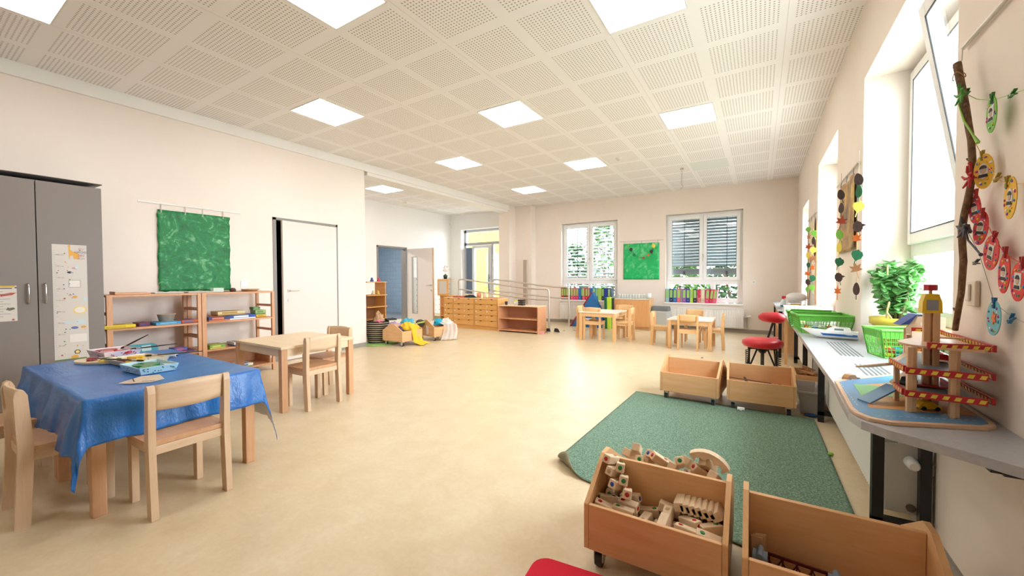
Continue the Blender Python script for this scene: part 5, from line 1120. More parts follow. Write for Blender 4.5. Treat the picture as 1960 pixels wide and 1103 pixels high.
# toy boat
t=thing('toy_boat','white toy motorboat with blue stripe lying on the worktop before the green baskets','toy boat',(.47,3.94,WT),rad(-10)); WB_=mat('boat_white','#F4F4F2',.2)
b=MB(); L=.34
def hull(u,v):
    x=-L/2+L*u; wv=.058*(1-max(0,(.38-u)/.38)**2) ; wv=max(wv,.003); a=PI*v; z=.062+.012*max(0,.4-u)*2 ; return (x+(.0 if u>.02 else 0)+(-.02*max(0,.3-u)*3*abs(math.cos(a))**.5),-wv*math.cos(a),z-(.058*(1-max(0,(.30-u)/.30)**1.6))*math.sin(a)**.55)
b.grid(hull,30,17); 
b.add([hull(i/29,0) for i in range(30)]+[hull(i/29,1) for i in range(30)],[(i,i+1,31+i,30+i) for i in range(29)]); b.build('hull',WB_,t)
b=MB(); b.prism([(-.03,.06),(.13,.06),(.12,.088),(.02,.096),(-.005,.082)],-.036,.036,'y'); b.build('cabin',WB_,t,bevel=.008)
MB().prism([(-.02,.066),(.012,.094),(.02,.094),(-.008,.064)],-.033,.033,'y').box(.03,.085,-.0375,-.036,.07,.084).build('windscreen',mat('boat_glass','#7A8A90',.1),t)
b=MB()
for u0,u1 in ((.34,.99),):
    P=[Vector(hull(u0+(u1-u0)*i/12,.035)) for i in range(13)]; Q=[Vector(hull(u0+.05+(u1-u0-.05)*i/12,.13)) for i in range(13)]
    b.add([p+Vector((0,-.0012,0)) for p in P]+[p+Vector((0,-.0012,0)) for p in Q],[(i,i+1,14+i,13+i) for i in range(12)])
b.build('blue_stripe',pal('#1F5FA8',.3),t); text('boat_name','TIGER',.017,face_y((.115,-.0605,.044)),pal('#F4F4F2'),t)
MB().tube([(-.13,-.012,.075),(-.10,-.02,.09),(-.05,-.03,.09)],.002,5).tube([(-.13,.012,.075),(-.10,.02,.09),(-.05,.03,.09)],.002,5).build('bow_rail',chrome,t)
# plant
t=thing('potted_plant','jade-like green pot plant in a yellow pot in the window recess','potted plant',(.80,3.70,WT)); MB().lathe([(0,0),(.085,0),(.125,.15),(.140,.155),(.142,.20),(.130,.20),(.125,.16),(.02,.155),(0,.155)],n=32).build('plant_pot',mat('pot_yellow','#D9C84A',.4),t); MB().lathe([(0,.178),(.128,.175)],n=20).build('soil',mat('soil','#3A2C22',.95),t)
JL=mat('jade_leaf','#5C9A4E',.32,vary=.3); b=MB(); s=MB(); rng=random.Random(12)
for k in range(11):
    a=2*PI*k/11+.3; R_=.05+.12*rng.random(); hh=.31+.15*rng.random(); pts=[Vector((.02*math.cos(a),.03*math.sin(a),.17)),Vector((R_*.6*math.cos(a),R_*.9*math.sin(a),.17+hh*.4)),Vector((R_*math.cos(a)*.8,R_*1.25*math.sin(a),.17+hh*.75)),Vector((R_*.95*math.cos(a),R_*1.4*math.sin(a),.17+hh))]
    s.tube(pts,[.011,.009,.006,.003],7)
    for j in range(22):
        f=.2+.8*j/21; i=min(2,int(f*3)); p=pts[i].lerp(pts[i+1],f*3-i)
        for w in range(2):
            q=Matrix.Rotation(j*1.57+w*PI+rng.uniform(-.3,.3),3,'Z')@Matrix.Rotation(rad(rng.uniform(-25,45)),3,'Y'); b.ball(p+q@Vector((.026,0,0)),.030+.008*rng.random(),.020,.004,8,5,rot=q@Matrix.Rotation(rng.uniform(-.9,.9),3,'X'))
b.build('leaves',JL,t); s.build('stem',mat('plant_stem','#6E6A48',.7),t)
b=MB(); b.tube([(-.06,-.05,.16),(-.06,-.05,.56)],.0045,6).tube([(-.06,-.11,.31),(-.06,.03,.315)],.004,6).tube([(-.06,-.11,.31),(-.07,-.10,.24),(-.03,-.07,.18)],.006,6); b.build('support_stick',pal('#DCC490'),t)
# white drying rack: far baskets/boxes in corner
t=thing('white_perforated_basket','white basket with round holes on the far end of the worktop','basket',(.345,6.22,WT),rad(2)); b=MB(); b.box(-.075,.10,-.075,.075,0,.12); b.build('basket_wall',plastic,t,bevel=.004); b=MB()
for i in range(4):
    for j in range(5): b.cyl((-.053+i*.042,-.0755,.018+j*.021),(-.053+i*.042,-.0762,.018+j*.021),.0055,n=8,smooth=False)
for i in range(3):
    for j in range(5): b.cyl((-.0755,-.045+i*.042,.018+j*.021),(-.0762,-.045+i*.042,.018+j*.021),.0055,n=8,smooth=False)
b.build('hole',pal('#5A5A5A'),t)
t=thing('white_crate','long white box of odds and ends beside the holed basket','box',(.565,6.26,WT),rad(1)); b=MB(); b.box(-.13,.20,-.1,-.094,0,.115).box(-.13,.20,.094,.1,0,.115).box(-.13,-.124,-.094,.094,0,.115).box(.194,.20,-.094,.094,0,.115).box(-.124,.194,-.094,.094,0,.01).build('box_wall',plastic,t,bevel=.002)
MB().cyl((-.085,-.1005,.03),(-.085,-.0985,.03),.008,n=10).cyl((-.085,-.1005,.055),(-.085,-.0985,.055),.008,n=10).build('hole',pal('#8A7A4A'),t)
b=MB(); rng=random.Random(9)
for i in range(36): p=Vector((rng.uniform(-.11,.18),rng.uniform(-.08,.08),.09+rng.random()*.03)); b.tube([p,p+Vector((rng.uniform(-.03,.03),rng.uniform(-.03,.03),rng.uniform(.01,.03)))],.004,5)
o=b.build('loose_contents',pal('#B8A98C'),t); o['kind']='stuff'
small('yellow_mat','pale yellow sheet lying under the white boxes at the far end of the worktop','sheet',(.36,5.6,WT),'#EAD08A','box',(.13,.9,.006),.6) 
t=thing('spray_bottle','spray bottle with red head and blue-green base in the window corner','spray bottle',(.33,7.75,.726)); MB().lathe([(0,0),(.035,0),(.038,.03),(.035,.09),(.015,.13),(0,.13)],n=14).build('bottle_body',mat('bottle_clear','#D8E0E2',.2),t); MB().lathe([(0,.001),(.039,.001),(.040,.03),(.0,.03)],n=14).build('liquid',pal('#2A8A98'),t); MB().box(-.02,.075,-.016,.016,.14,.175).cyl((0,0,.125),(0,0,.145),.016).build('spray_head',pal('#C8202E',.3),t,bevel=.005)
t=thing('wire_tray','white wire tray with papers and a yellow strip in the window corner','tray',(.50,7.75,.726)); b=MB(); 
for z in (.012,.12): b.tube([(-.12,-.15,z),(.13,-.15,z),(.13,.15,z),(-.12,.15,z),(-.12,-.15,z)],.004,6)
for x_,y_ in ((-.12,-.15),(.13,-.15),(.13,.15),(-.12,.15)): b.cyl((x_,y_,0),(x_,y_,.12),.004,n=6)
b.build('wire_frame',plastic,t); MB().box(-.11,.12,-.14,.14,.014,.04).build('paper_pile',pal('#E6D8C4'),t); MB().box(-.08,.05,-.151,-.145,.03,.06).build('yellow_strip',pal('#D8B84A'),t); 
b=MB(); b.ball((0,0,.0),.14,.16,.075,18,10); tag(b.build('plastic_bag',mat('bag_film','#F2F0EE',.3,alpha=.8),None,(.50,7.75,.885)),'crumpled clear plastic bag on top of the wire tray in the corner','bag')
small('toy_animal','light brown plush toy peeping over the far worktop edge','plush toy',(.27,7.2,.56),'#D8AC80','ball',(.1,.12,.14),.9)
# leaflet on worktop
o=MB().obox((0,0,.001),.17,.13,.0015).build('printed_card',paint_mat('card_print','#F4F2EC','#EEF0E8','#6E9A6A',22,(.3,.6,.75)),None,tuple(atz(1660,727,WT)),rz=rad(35)); tag(o,'white printed card with green drawings lying before the toy garage','card')
# ================================================================= TOY GARAGE
RB=pal('#B81E28',.35); YB_=pal('#E8CE4A',.4); G0=WT+.001
t=thing('toy_garage','large wooden toy parking garage with red and yellow barriers on the worktop','toy garage',(0,0,G0))
base=[(.292,2.27),(.283,2.0),(.276,1.83),(.283,1.765),(.31,1.722),(.36,1.708),(.60,1.80),(.628,1.83),(.635,1.87),(.64,2.60),(.60,2.64),(.50,2.52),(.33,2.33)]
MB().prism(base,0,.010).build('base_board',wood('garage_ply','#CFA888','#DDBC9C','x',1.5),t,bevel=.002)
def inset(poly,k,c=(.47,2.05)): return [(c[0]+(x-c[0])*k,c[1]+(y-c[1])*k) for x,y in poly]
MB().prism(inset(base,.93),.010,.0108).build('printed_road',pal('#5B93C4',.3),t); MB().prism([(.36,2.22),(.335,1.86),(.62,1.93),(.60,2.45)],.0108,.0114).build('printed_ground',paint_mat('map_orange','#D08A4A','#D89A5E','#E2B27E',10),t)
MB().prism([(.35,2.24),(.34,2.02),(.48,2.1),(.47,2.25)],.0114,.012).build('printed_lawn',pal('#6FAE6A',.4),t)
b=MB(); 
for i in range(14): b.obox((.345+i*.019,1.765+i*.0078,.0112),.011,.002,.0006,rad(22))
for i in range(10): b.obox((.305,1.88+i*.035,.0112),.002,.018,.0006)
b.build('road_marking',pal('#DCE6EE'),t)
cols=[(.440,1.872,.235),(.452,1.88,.235),(.541,1.865,.235),(.553,1.876,.235),(.440,2.02,.15),(.60,2.30,.235),(.53,2.28,.235)]
for i,(x,y,h) in enumerate(cols): MB().box(x-.007,x+.007,y-.010,y+.010,.0108,h).build('column',toyW,t,bevel=.0015)
def lvl(z,poly,m=None,name='deck'): MB().prism(poly,z,z+.007).build(name,m or wood('garage_ply','#CFA888','#DDBC9C','x',1.5),t)
l3=[(.432,1.98),(.427,1.93),(.445,1.88),(.47,1.855),(.52,1.835),(.60,1.83),(.618,1.86),(.625,2.36),(.56,2.36),(.50,2.10)]
lvl(.235,l3,wood('garage_top','#C8A080','#D8B090','x',1.2)); l2=[(.425,2.04),(.43,1.86),(.60,1.835),(.618,1.86),(.625,2.36),(.55,2.36)]
lvl(.150,l2); lvl(.072,l2)
MB().prism(inset(l2,.8,(.54,2.05)),.157,.1575).prism(inset(l2,.8,(.54,2.05)),.079,.0795).build('printed_lane',pal('#7E92A0',.4),t)
def barrier(p0,p1,z,h=.022):
    p0=Vector((*p0,0)); p1=Vector((*p1,0)); d=p1-p0; L=d.length; a=math.atan2(d.y,d.x)
    g=MB().box(0,L,-.004,.004,0,h).build('barrier',RB,t,(p0.x,p0.y,z),rz=a,bevel=.001); n=max(2,int(L/.024)); b=MB()
    for i in range(n):
        x=(i+.25)*L/n; w=L/n*.5; sl=.005
        for yy in (-.0046,.0046): b.add([(x,yy,.005),(x+w,yy,.005),(x+w+sl,yy,h-.005),(x+sl,yy,h-.005)],[(0,1,2,3)])
    b.build('yellow_stripe',YB_,g,solid=.0004)
barrier((.475,1.845),(.622,1.86),.235); barrier((.425,1.853),(.612,1.838),.145); barrier((.425,1.853),(.612,1.838),.067)
barrier((.632,1.86),(.636,2.36),.235); barrier((.632,1.86),(.636,2.36),.145); barrier((.632,1.86),(.636,2.36),.067)
barrier((.425,2.04),(.428,1.87),.147); barrier((.425,1.975),(.425,1.87),.067); barrier((.56,2.366),(.63,2.366),.235); barrier((.56,2.366),(.63,2.366),.15)
for i,(p0,p1,z0,z1) in enumerate((((.332,1.93),(.425,1.985),.014,.072),((.36,2.12),(.428,2.0),.11,.152))):
    d=Vector((p1[0]-p0[0],p1[1]-p0[1],z1-z0)); a=math.atan2(d.y,d.x); L=d.length; e=math.asin(d.z/L); o=MB().box(0,L,-.028,.028,-.003,.003).build('ramp',pal('#6F97BC',.35) if i==0 else toyWx,t,(p0[0],p0[1],z0),bevel=.001); o.rotation_euler=(0,-e,a)
# lift tower
for x,y in ((.512,2.0),(.535,1.995),(.523,2.02)): MB().box(x-.009,x+.009,y-.009,y+.009,.0108,.355).build('tower_post',toyW,t,bevel=.002)
b=MB(); b.prism([(-.026,.345),(.026,.345),(.025,.385),(.017,.414),(-.017,.414),(-.025,.385)],1.985,2.03,'y'); b.M=Matrix.Identity(4); o=b.build('tower_roof',pal('#E8C41E',.3),t,(.523,0,0),bevel=.003)
MB().box(-.015,.015,1.9835,1.985,.355,.393).build('printed_emblem',pal('#8E9298',.4),o); MB().cyl((.0,2.007,.41),(0,2.007,.425),.005).build('knob_stem',toyW,o); MB().prism([(.019*(1 if i%2==0 else .8)*math.cos(2*PI*i/12),2.007+.019*(1 if i%2==0 else .8)*math.sin(2*PI*i/12)) for i in range(12)],.425,.447).build('crank_knob',RB,o,bevel=.001)
MB().box(.475,.57,1.96,2.06,.085,.09).box(.475,.48,1.96,2.06,.09,.105).box(.565,.57,1.96,2.06,.09,.105).build('lift_cabin',RB,t)
MB().tube([(.56,2.08,.25),(.60,1.97,.262)],.004,6).tube([(.56,2.08,.165),(.60,1.97,.175)],.004,6).build('lift_lever',toyWx,t)
# petrol station roof with blue awning, behind
t=thing('toy_house','cream wooden toy canopy with a dark blue roof behind the toy garage','toy canopy',(.60,2.44,G0),rad(5)); MB().box(-.06,-.05,-.04,-.03,0,.25).box(-.02,-.008,-.04,-.03,0,.25).build('post',toyW,t); b=MB(); b.prism([(-.055,.19),(.07,.19),(.07,.30),(-.02,.31),(-.055,.25)],-.045,-.035,'y'); b.build('cream_wall',pal('#E2D4B8',.5),t,bevel=.002)
MB().cyl((.0,-.046,.27),(.0,-.045,.27),.011,n=12).cyl((.035,-.046,.27),(.035,-.045,.27),.011,n=12).build('round_window',plastic,t); MB().prism([(-.075,.262),(-.02,.312),(.035,.310),(.035,.304),(-.018,.303),(-.03,.27)],-.045,.04,'y').build('blue_roof',pal('#1E3E8E',.4),t)
def toycar(x,y,z,rz,col,label):
    t=thing('toy_car',label,'toy car',(x,y,z),rz); MB().prism([(-.032,.006),(.034,.006),(.034,.016),(.018,.019),(.008,.030),(-.018,.030),(-.030,.018)],-.014,.014,'y').build('car_body',pal(col,.25),t,bevel=.003); b=MB()
    for x_ in (-.019,.021): b.cyl((x_,-.016,.007),(x_,.016,.007),.007,n=12)
    b.build('wheel',rubber,t)
toycar(.50,1.93,G0+.012,rad(20),'#E8B81E','small yellow toy car parked on the garage base board'); toycar(.465,1.985,G0+.0805,rad(60),'#22242A','small black toy car on the lowest deck of the toy garage'); toycar(.58,2.10,G0+.158,rad(80),'#C8202E','small red toy car on the middle deck of the toy garage')
toycar(.36,2.36,WT,rad(40),'#C79A6E','small wooden toy car beside the toy garage ramp')
# ================================================================= RIGHT WALL DECOR
def wall_rail_r(y0,y1,z0,z1,label):
    b=MB(); b.tube([(XR-.012,y0,z0),(XR-.012,y1,z1)],.007,8); return tag(b.build('picture_rail',steel),label,'picture rail')
wall_rail_r(4.06,5.08,2.09,2.09,'metal picture rail on the wall between the two nearest windows'); wall_rail_r(6.76,7.86,2.09,2.09,'metal picture rail on the wall before the farthest window'); wall_rail_r(-.2,2.2,2.06,2.06,'metal picture rail high on the nearest wall, holding the branch')
PM=paint_mat('autumn_paint','#4E4A5A','#B08A5A','#E2C878',3,(.34,.5,.66))
def rsheet(name,label,y0,y1,z0,z1,m):
    t=thing(name,label,'painting',(XR,y0,z1)); b=MB(); b.grid(lambda u,v:(-.02-.008*math.sin(u*11),u*(y1-y0),-v*(z1-z0)),26,20); b.build('painted_sheet',m,t,solid=.0015)
    b=MB()
    for k in (.1,.5,.9): b.tube([(-.018,k*(y1-y0),0),(-.012,k*(y1-y0),.06)],.003,5)
    b.build('hook',greyp,t)
rsheet('autumn_painting','brown and yellow autumn painting hanging between the two nearest windows',4.17,4.90,1.42,2.03,PM)
rsheet('autumn_painting','pale painting behind the leaf strings before the farthest window',6.9,7.7,1.45,2.03,paint_mat('pale_autumn','#D8C8A8','#EADFC8','#E8B070',3))
LG='paper leaves hanging on the right wall'
colr={'brown':'dark brown','orange':'orange','green':'dark green','lime':'lime green','yellow':'yellow','tan':'tan','rust':'rust red','dark':'blackish brown'}
def strand(pts,x,wall,desc,s):
    n={}
    for i,(u,v,sh,c_) in enumerate(pts):
        p=atx(u,v,x-.025); k=(sh,c_); n[k]=n.get(k,0)+1
        kind={'maple':'maple leaf','oval':'oval leaf','hedge':'hedgehog','heart':'broad leaf'}[sh]
        place='top of' if i==0 else 'bottom of' if i==len(pts)-1 else 'no. %d down'%(i+1)
        cutout(sh,c_,'%s %s, %s the %s'%(colr[c_],kind,place,desc),p,s*.72,'x',(i%3-1)*.25).rotation_euler=(0,0,rad([48,30,60][i%3]))
    P=[tuple(atx(u,v,x-.021)) for u,v,*_ in pts]; P=[(P[0][0],P[0][1],2.085)]+P
    tag(MB().tube(P,.0012,4).build('leaf_string',pal('#8A7A66')),'thin string of the %s'%desc,'string')
strand([(1610,374,'oval','dark'),(1610,400,'oval','brown'),(1610,425,'maple','rust'),(1607,450,'oval','lime'),(1606,475,'oval','yellow'),(1606,502,'heart','green'),(1605,531,'hedge','brown'),(1603,559,'maple','orange')],XR-.05,0,'leaf string at the autumn painting far edge',.085)
strand([(1644,345,'oval','dark'),(1644,368,'oval','green'),(1643,396,'heart','yellow'),(1642,434,'hedge','brown'),(1640,458,'maple','orange'),(1640,489,'heart','green'),(1639,516,'maple','tan'),(1639,555,'oval','brown')],XR-.05,0,'leaf string at the autumn painting near edge',.085)
strand([(1547,440,'heart','lime'),(1548,455,'maple','tan'),(1547,474,'maple','rust'),(1547,490,'oval','yellow'),(1547,508,'heart','green'),(1545,525,'maple','orange'),(1546,540,'hedge','brown'),(1545,555,'heart','lime')],XR-.04,0,'leaf string nearer the back corner',.095)
strand([(1558,447,'heart','lime'),(1557,462,'oval','brown'),(1556,479,'heart','yellow'),(1556,496,'maple','tan'),(1555,514,'maple','orange'),(1555,533,'heart','green'),(1554,551,'heart','lime')],XR-.05,0,'leaf string before the farthest window',.095)
def board_strip(u,v0,v1,x,w,label):
    p=atx(u,v0,x); q=atx(u,v1,x); tag(MB().box(x,x+.006,p.y-w/2,p.y+w/2,q.z,p.z).build('paper_strip',pal('#C98A58',.7)),label,'paper strip')
board_strip(1562.5,428,583,XR-.035,.10,'tall tan paper tree trunk strip nearest the middle window'); board_strip(1547,440,574,XR-.03,.12,'tall tan paper tree trunk strip nearer the back corner')
# ================================================================= BRANCH WITH PHOTOS
t=thing('branch','crooked brown branch hanging upright on the nearest wall','branch',(0,0,0)); bx=XR-.05
pts=[atx(u,v,bx) for u,v in [(1832,122),(1836,145),(1842,175),(1848,205),(1853,235),(1859,270),(1861,305),(1861,335),(1857,360),(1852,385),(1846,410),(1841,440),(1842,470),(1844,500),(1842,530),(1840,560),(1834,595),(1828,632)]]
r_=[k*.82 for k in [.0145,.014,.0135,.013,.012,.0115,.0115,.0115,.0115,.012,.012,.0125,.012,.012,.0115,.011,.0105,.010]]
BR=NT('branch_bark'); f=BR.noise(BR.coords((8,8,3)),12,5); BR.l(BR.ramp(f,[(.3,'#5A4230'),(.7,'#8A6A4E')]),BR.b.inputs['Base Color']); BR.b.inputs['Roughness'].default_value=.85; BR.bump(f,.4,.004)
MB().tube(pts,r_,12).build('wood_branch',BR.m,t); b=MB()
for i in (3,6,11,13,15,16): p=pts[i]; s_=1 if i%2 else -1; b.tube([p,p+Vector((-.004,s_*-.012,.002)),p+Vector((-.006,s_*-.022,.008))],[.006,.005,.003],6)
b.build('twig_stub',BR.m,t); b=MB()
p=pts[1]; b.tube([p+Vector((.016*math.cos(a),.016*math.sin(a),.012*math.sin(a*2))) for a in [k*.5 for k in range(40)]],.0015,5); b.build('twine',pal('#B88A5A',.8),t)
t=thing('wire_hook','twisted wire hanging the branch from the picture rail','wire',(0,0,0)); q=Vector((XR-.02,pts[0].y,2.055)); MB().tube([q,q+Vector((-.01,.01,-.02)),q+Vector((-.02,-.01,-.03)),pts[0]+Vector((.012,0,.01)),pts[0]+Vector((-.012,.008,-.01)),pts[0]+Vector((.01,-.008,-.02))],.0018,5).build('wire_loop',steel,t)
def ribbon(u,v,col,label,drop=None):
    p=atx(u,v,bx-.012); t=thing('ribbon_knot',label,'ribbon',p); b=MB()
    for k in range(5): a=k*1.3; b.tube([(0,0,0),(-.008,.022*math.cos(a),.022*math.sin(a)),(-.010,.04*math.cos(a+.3),.04*math.sin(a+.3))],[.005,.0045,.003],5)
    b.ball((0,0,0),.009); b.build('knot',pal(col,.6),t)
    if drop: 
        P=[atx(*d,bx-.012)-p for d in drop]; MB().tube([(0,0,0)]+P,[.003]*(len(P))+[.006],5).build('ribbon_tail',pal(col if col!='#4E9A3A' else '#9CCB5A',.6),t)
ribbon(1843,180,'#4E9A3A','green ribbon tied round the upper end of the branch',[(1836,200),(1845,232),(1862,258),(1872,273)])
ribbon(1859,340,'#B8202A','red ribbon tied round the middle of the branch',[(1858,322),(1856,312)])
ribbon(1848,437,'#4A4E58','grey string knot on the lower part of the branch',[(1853,460),(1875,485),(1878,488)])
OC={'green':'#7CBC4E','yellow':'#E8B42A','red':'#D83A34','blue':'#78BCC8'}
FR=pal('#D8D4D0',.5); HAIR=pal('#3A3230',.7); SKIN=pal('#C8A890',.7)
def oval_photo(u,v,col,label,size=(.042,.062),tilt=0,yaw=0,photo='rect',rng_=1,x=XR-.035):
    p=atx(u,v,x); t=thing('photo_oval',label,'photo pendant',p,yaw); a,c=size
    def E(k,n=28,cy=0,cz=0): return [(cy+a*k*math.cos(2*PI*i/n),cz+c*k*math.sin(2*PI*i/n)) for i in range(n)]
    rot=Matrix.Rotation(tilt,4,'X'); b=MB(); b.M=rot; b.prism(E(1),-.001,.0012,'x'); b.build('card',pal(OC[col],.6),t)
    if photo:
        b=MB(); b.M=rot
        if photo=='rect': b.box(-.0022,-.001,-.018,.018,-.022,.026)
        else: b.prism(E(.45,20),-.0022,-.001,'x')
        ph=b.build('photo_print',FR,t); b=MB(); b.M=rot; b.prism([(.009*math.cos(q),.004+.012*math.sin(q)) for q in [2*PI*i/14 for i in range(14)]],-.0030,-.0022,'x'); b.build('face',SKIN,ph); b=MB(); b.M=rot; b.prism([(.011*math.cos(q),.008+.012*math.sin(q)) for q in [PI*i/10 for i in range(11)]],-.0034,-.0023,'x').prism([(-.015,-.020),(.015,-.020),(.012,-.010),(-.012,-.010)],-.0032,-.0022,'x'); b.build('hair',HAIR,ph)
    rg=random.Random(rng_); cc=['#C83A8A','#3A8AC8','#E8B42A','#4EA85A','#8A5AB8','#F0E8E0'] ; ds=[MB() for _ in cc]
    for i in range(13):
        q=2*PI*i/13+rg.uniform(-.25,.25); k=rg.uniform(.6,.86); d=ds[i%6]; d.M=rot; d.ball((-.0015,a*k*math.cos(q),c*k*math.sin(q)),.0022,rg.uniform(.003,.006),rg.uniform(.003,.006),8,5)
    for d,cl in zip(ds,cc): d.build('sticker_gem',pal(cl,.3),t)
    return t
PIN={'green':'#2E7A32','yellow':'#A88A2A','red':'#A81E22','blue':'#1E6A9A','grey':'#4A4E54'}
def pin(u,v,col,label,rx=0,x=XR-.037,n=[0]):
    p=atx(u,v,x); t=thing('clothes_peg',label,'clothes peg',p); t.rotation_euler=(rx,0,0); 
    for sg in (-1,1):
        MB().prism([(sg*.001,-.014),(sg*.005,-.014),(sg*.004,.002),(sg*.009,.020),(sg*.005,.020),(sg*.001,.002)],-.004,.004,'x').build('peg_half',pal(PIN[col],.5),t)
    MB().cyl((-.005,0,0),(.005,0,0),.0025,n=8).build('spring',steel,t)
for a in [(1898,219,'green','light green oval pendant with a portrait print, topmost on the nearest wall',(.034,.058),0,0,'rect'),
 (1883,328,'yellow','orange-yellow oval pendant turned edgewise beside the branch',(.030,.058),0,.5,'oval'),(1934,379,'yellow','yellow oval pendant with a mouse-like silver patch, right of the branch',(.036,.062),.08,0,'oval'),
 (1866,400,'red','small red oval pendant closest to the bend of the branch',(.028,.052),-.1,.2,'oval'),(1877,437,'red','red oval pendant hanging just below the smallest red one',(.028,.056),.15,.3,'oval'),
 (1897,484,'red','large round red pendant with a rectangular portrait print, in the middle of the red row',(.050,.056),.3,0,'rect'),(1922,524,'red','red oval pendant with an oval silver portrait, right of the large round one',(.034,.060),.1,0,'oval'),
 (1949,540,'red','red pendant with a rectangular portrait at the right photo edge',(.040,.056),.1,0,'rect'),(1902,609,'blue','light blue round pendant with an orange flower shape, lowest on the wall',(.044,.056),.2,0,None)]:
    oval_photo(a[0],a[1],a[2],a[3],a[4],a[5],a[6],a[7],rng_=a[0])
pv=atx(1902,609,XR-.0375); t=MB().prism([(.012*(1+.35*math.cos(5*q))*math.cos(q),.016*(1+.35*math.cos(5*q))*math.sin(q)) for q in [2*PI*i/40 for i in range(40)]],-.001,.001,'x').build('flower_shape',pal('#E0763A',.5),None,tuple(pv)); tag(t,'orange paper flower stuck on the light blue pendant','paper flower')
for u,v,c_,l,r in ((1899,190,'green','green clothes peg holding the topmost pendant',0),(1937,181,'green','green clothes peg lying sideways on the green string',1.5),(1880,300,'yellow','ochre clothes peg above the edgewise yellow pendant',0),(1908,342,'yellow','ochre clothes peg pointing sideways between the yellow pendants',1.2),(1928,350,'yellow','ochre clothes peg on the right yellow pendant',0),
 (1868,373,'red','red clothes peg on the smallest red pendant',0),(1880,410,'red','red clothes peg on the second red pendant',0),(1903,455,'red','red clothes peg on the large round red pendant',.4),(1924,485,'red','red clothes peg on the red pendant with the silver portrait',0),(1957,505,'red','red clothes peg at the right photo edge',0),
 (1903,582,'blue','blue clothes peg holding the light blue pendant',0),(1935,612,'blue','blue clothes peg hanging free beside the light blue pendant',.9),(1868,503,'grey','dark grey clothes peg lying sideways left of the round red pendant',1.4),(1855,440,'grey','dark clothes peg clipped to the branch at the grey string',-.8),(1850,180,'green','green clothes peg clipped at the ribbon on the branch',1.2)):
    pin(u,v,c_,l,r)
def string(pts,col,label,x=XR-.033): tag(MB().tube([tuple(atx(u,v,x)) for u,v in pts],.0011,5).build('string',pal(col,.7)),label,'string')
string([(1846,178),(1870,190),(1898,192),(1925,184),(1960,172)],'#9CCB6A','green string running from the branch to the right photo edge')
string([(1866,272),(1880,298),(1908,342),(1928,352),(1960,352)],'#E8B42A','yellow string linking the yellow pendants')
string([(1860,350),(1868,373),(1880,410),(1903,455),(1924,487),(1957,505),(1975,508)],'#D83A34','red string linking the red pendants')
string([(1848,437),(1872,480),(1888,530),(1903,580),(1935,605),(1975,625)],'#A8A4A0','grey string leading down to the light blue pendant')
t=thing('light_switch','cream light switch with a rocker on the nearest wall','light switch',tuple(atx(1868,562,XR))); MB().box(-.014,0,-.036,.036,-.046,.046).build('switch_frame',mat('switch_cream','#EADCCB',.4),t,bevel=.004); MB().box(-.022,-.014,-.006,.026,-.028,.034).build('rocker',mat('switch_pale','#F2E8DC',.25),t,bevel=.004)
t=thing('wall_socket','small white socket on the back wall beside the corner window','socket',tuple(aty(1443,540,YB))); MB().box(-.035,.035,-.008,0,-.035,.035).build('socket_plate',plastic,t,bevel=.003); MB().cyl((0,-.009,0),(0,-.008,0),.02,n=16).build('socket_hole',pal('#D8D6D0'),t)
# motion detector in alcove corner
t=thing('motion_sensor','small white sensor high in the alcove corner','sensor',(-8.52,9.92,2.98)); MB().box(-.03,.03,-.03,.03,-.05,.05).build('sensor_body',plastic,t,bevel=.01); MB().ball((.01,-.03,-.01),.018,.012,.022,10,8).build('sensor_lens',pal('#D8D2C4'),t)
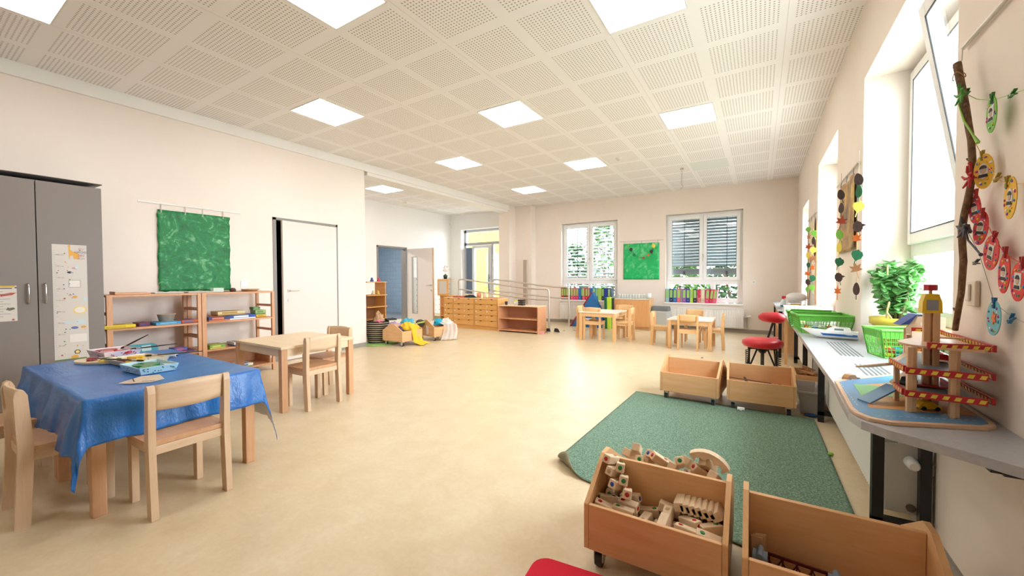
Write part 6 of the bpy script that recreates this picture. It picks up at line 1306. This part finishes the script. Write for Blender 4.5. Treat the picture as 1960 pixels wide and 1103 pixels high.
# ================================================================= LIGHT
W=bpy.data.worlds.new('World'); S.world=W; W.use_nodes=True; nt=W.node_tree; bg=nt.nodes['Background']
bg.inputs[0].default_value=(0.82,.92,1.0,1)
_tc=nt.nodes.new('ShaderNodeTexCoord'); _sx=nt.nodes.new('ShaderNodeSeparateXYZ'); nt.links.new(_tc.outputs['Generated'],_sx.inputs[0])
_m=nt.nodes.new('ShaderNodeMath'); _m.operation='MAXIMUM'; nt.links.new(_sx.outputs['X'],_m.inputs[0]); _m.inputs[1].default_value=0
_k=nt.nodes.new('ShaderNodeMath'); _k.operation='MULTIPLY_ADD'; nt.links.new(_m.outputs[0],_k.inputs[0]); _k.inputs[1].default_value=18.0; _k.inputs[2].default_value=6.0; nt.links.new(_k.outputs[0],bg.inputs[1])  # brighter sky on the window side
def area(name,loc,rot,sx,sy,e,col=(1,1,1),portal=False):
    l=bpy.data.lights.new(name,'AREA'); l.shape='RECTANGLE'; l.size=sx; l.size_y=sy; l.energy=e; l.color=col; o=bpy.data.objects.new(name,l); C.objects.link(o); o.location=loc; o.rotation_euler=rot
    if portal: l.cycles.is_portal=True
    return o
for (a,c,z0,z1) in OP: area('window_daylight',(1.06,(a+c)/2,(z0+z1)/2),(0,rad(90),0),z1-z0,c-a,10,portal=True)
for (a,c,z0,z1) in WB: area('window_daylight',((a+c)/2,YB+.5,(z0+z1)/2),(rad(-90),0,0),c-a,z1-z0,10,portal=True)
area('window_daylight',(-7.36,10.4,1.4),(rad(-90),0,0),1.5,2.7,10,portal=True)
# ================================================================= CAMERA
cam=bpy.data.cameras.new('camera'); cam.sensor_width=36; cam.lens=F_/1960*36; cam.clip_start=.05; cam.clip_end=200
co=bpy.data.objects.new('camera',cam); C.objects.link(co)
c,s=math.cos(YAW),math.sin(YAW); r0=Vector((c,s,0)); f0=Vector((-s,c,0)); cp,sp=math.cos(PITCH),math.sin(PITCH)
fw=f0*cp+Vector((0,0,sp)); up=f0*(-sp)+Vector((0,0,cp)); cr,sr=math.cos(ROLL),math.sin(ROLL)
u_=r0*cr-up*sr; v_=r0*sr+up*cr
M=Matrix((u_,v_,-fw)).transposed().to_4x4(); M.translation=O; co.matrix_world=M; S.camera=co
S.view_settings.view_transform='Standard'; S.view_settings.look='None'; S.view_settings.gamma=1; S.view_settings.use_curve_mapping=False; S.view_settings.exposure=0.5
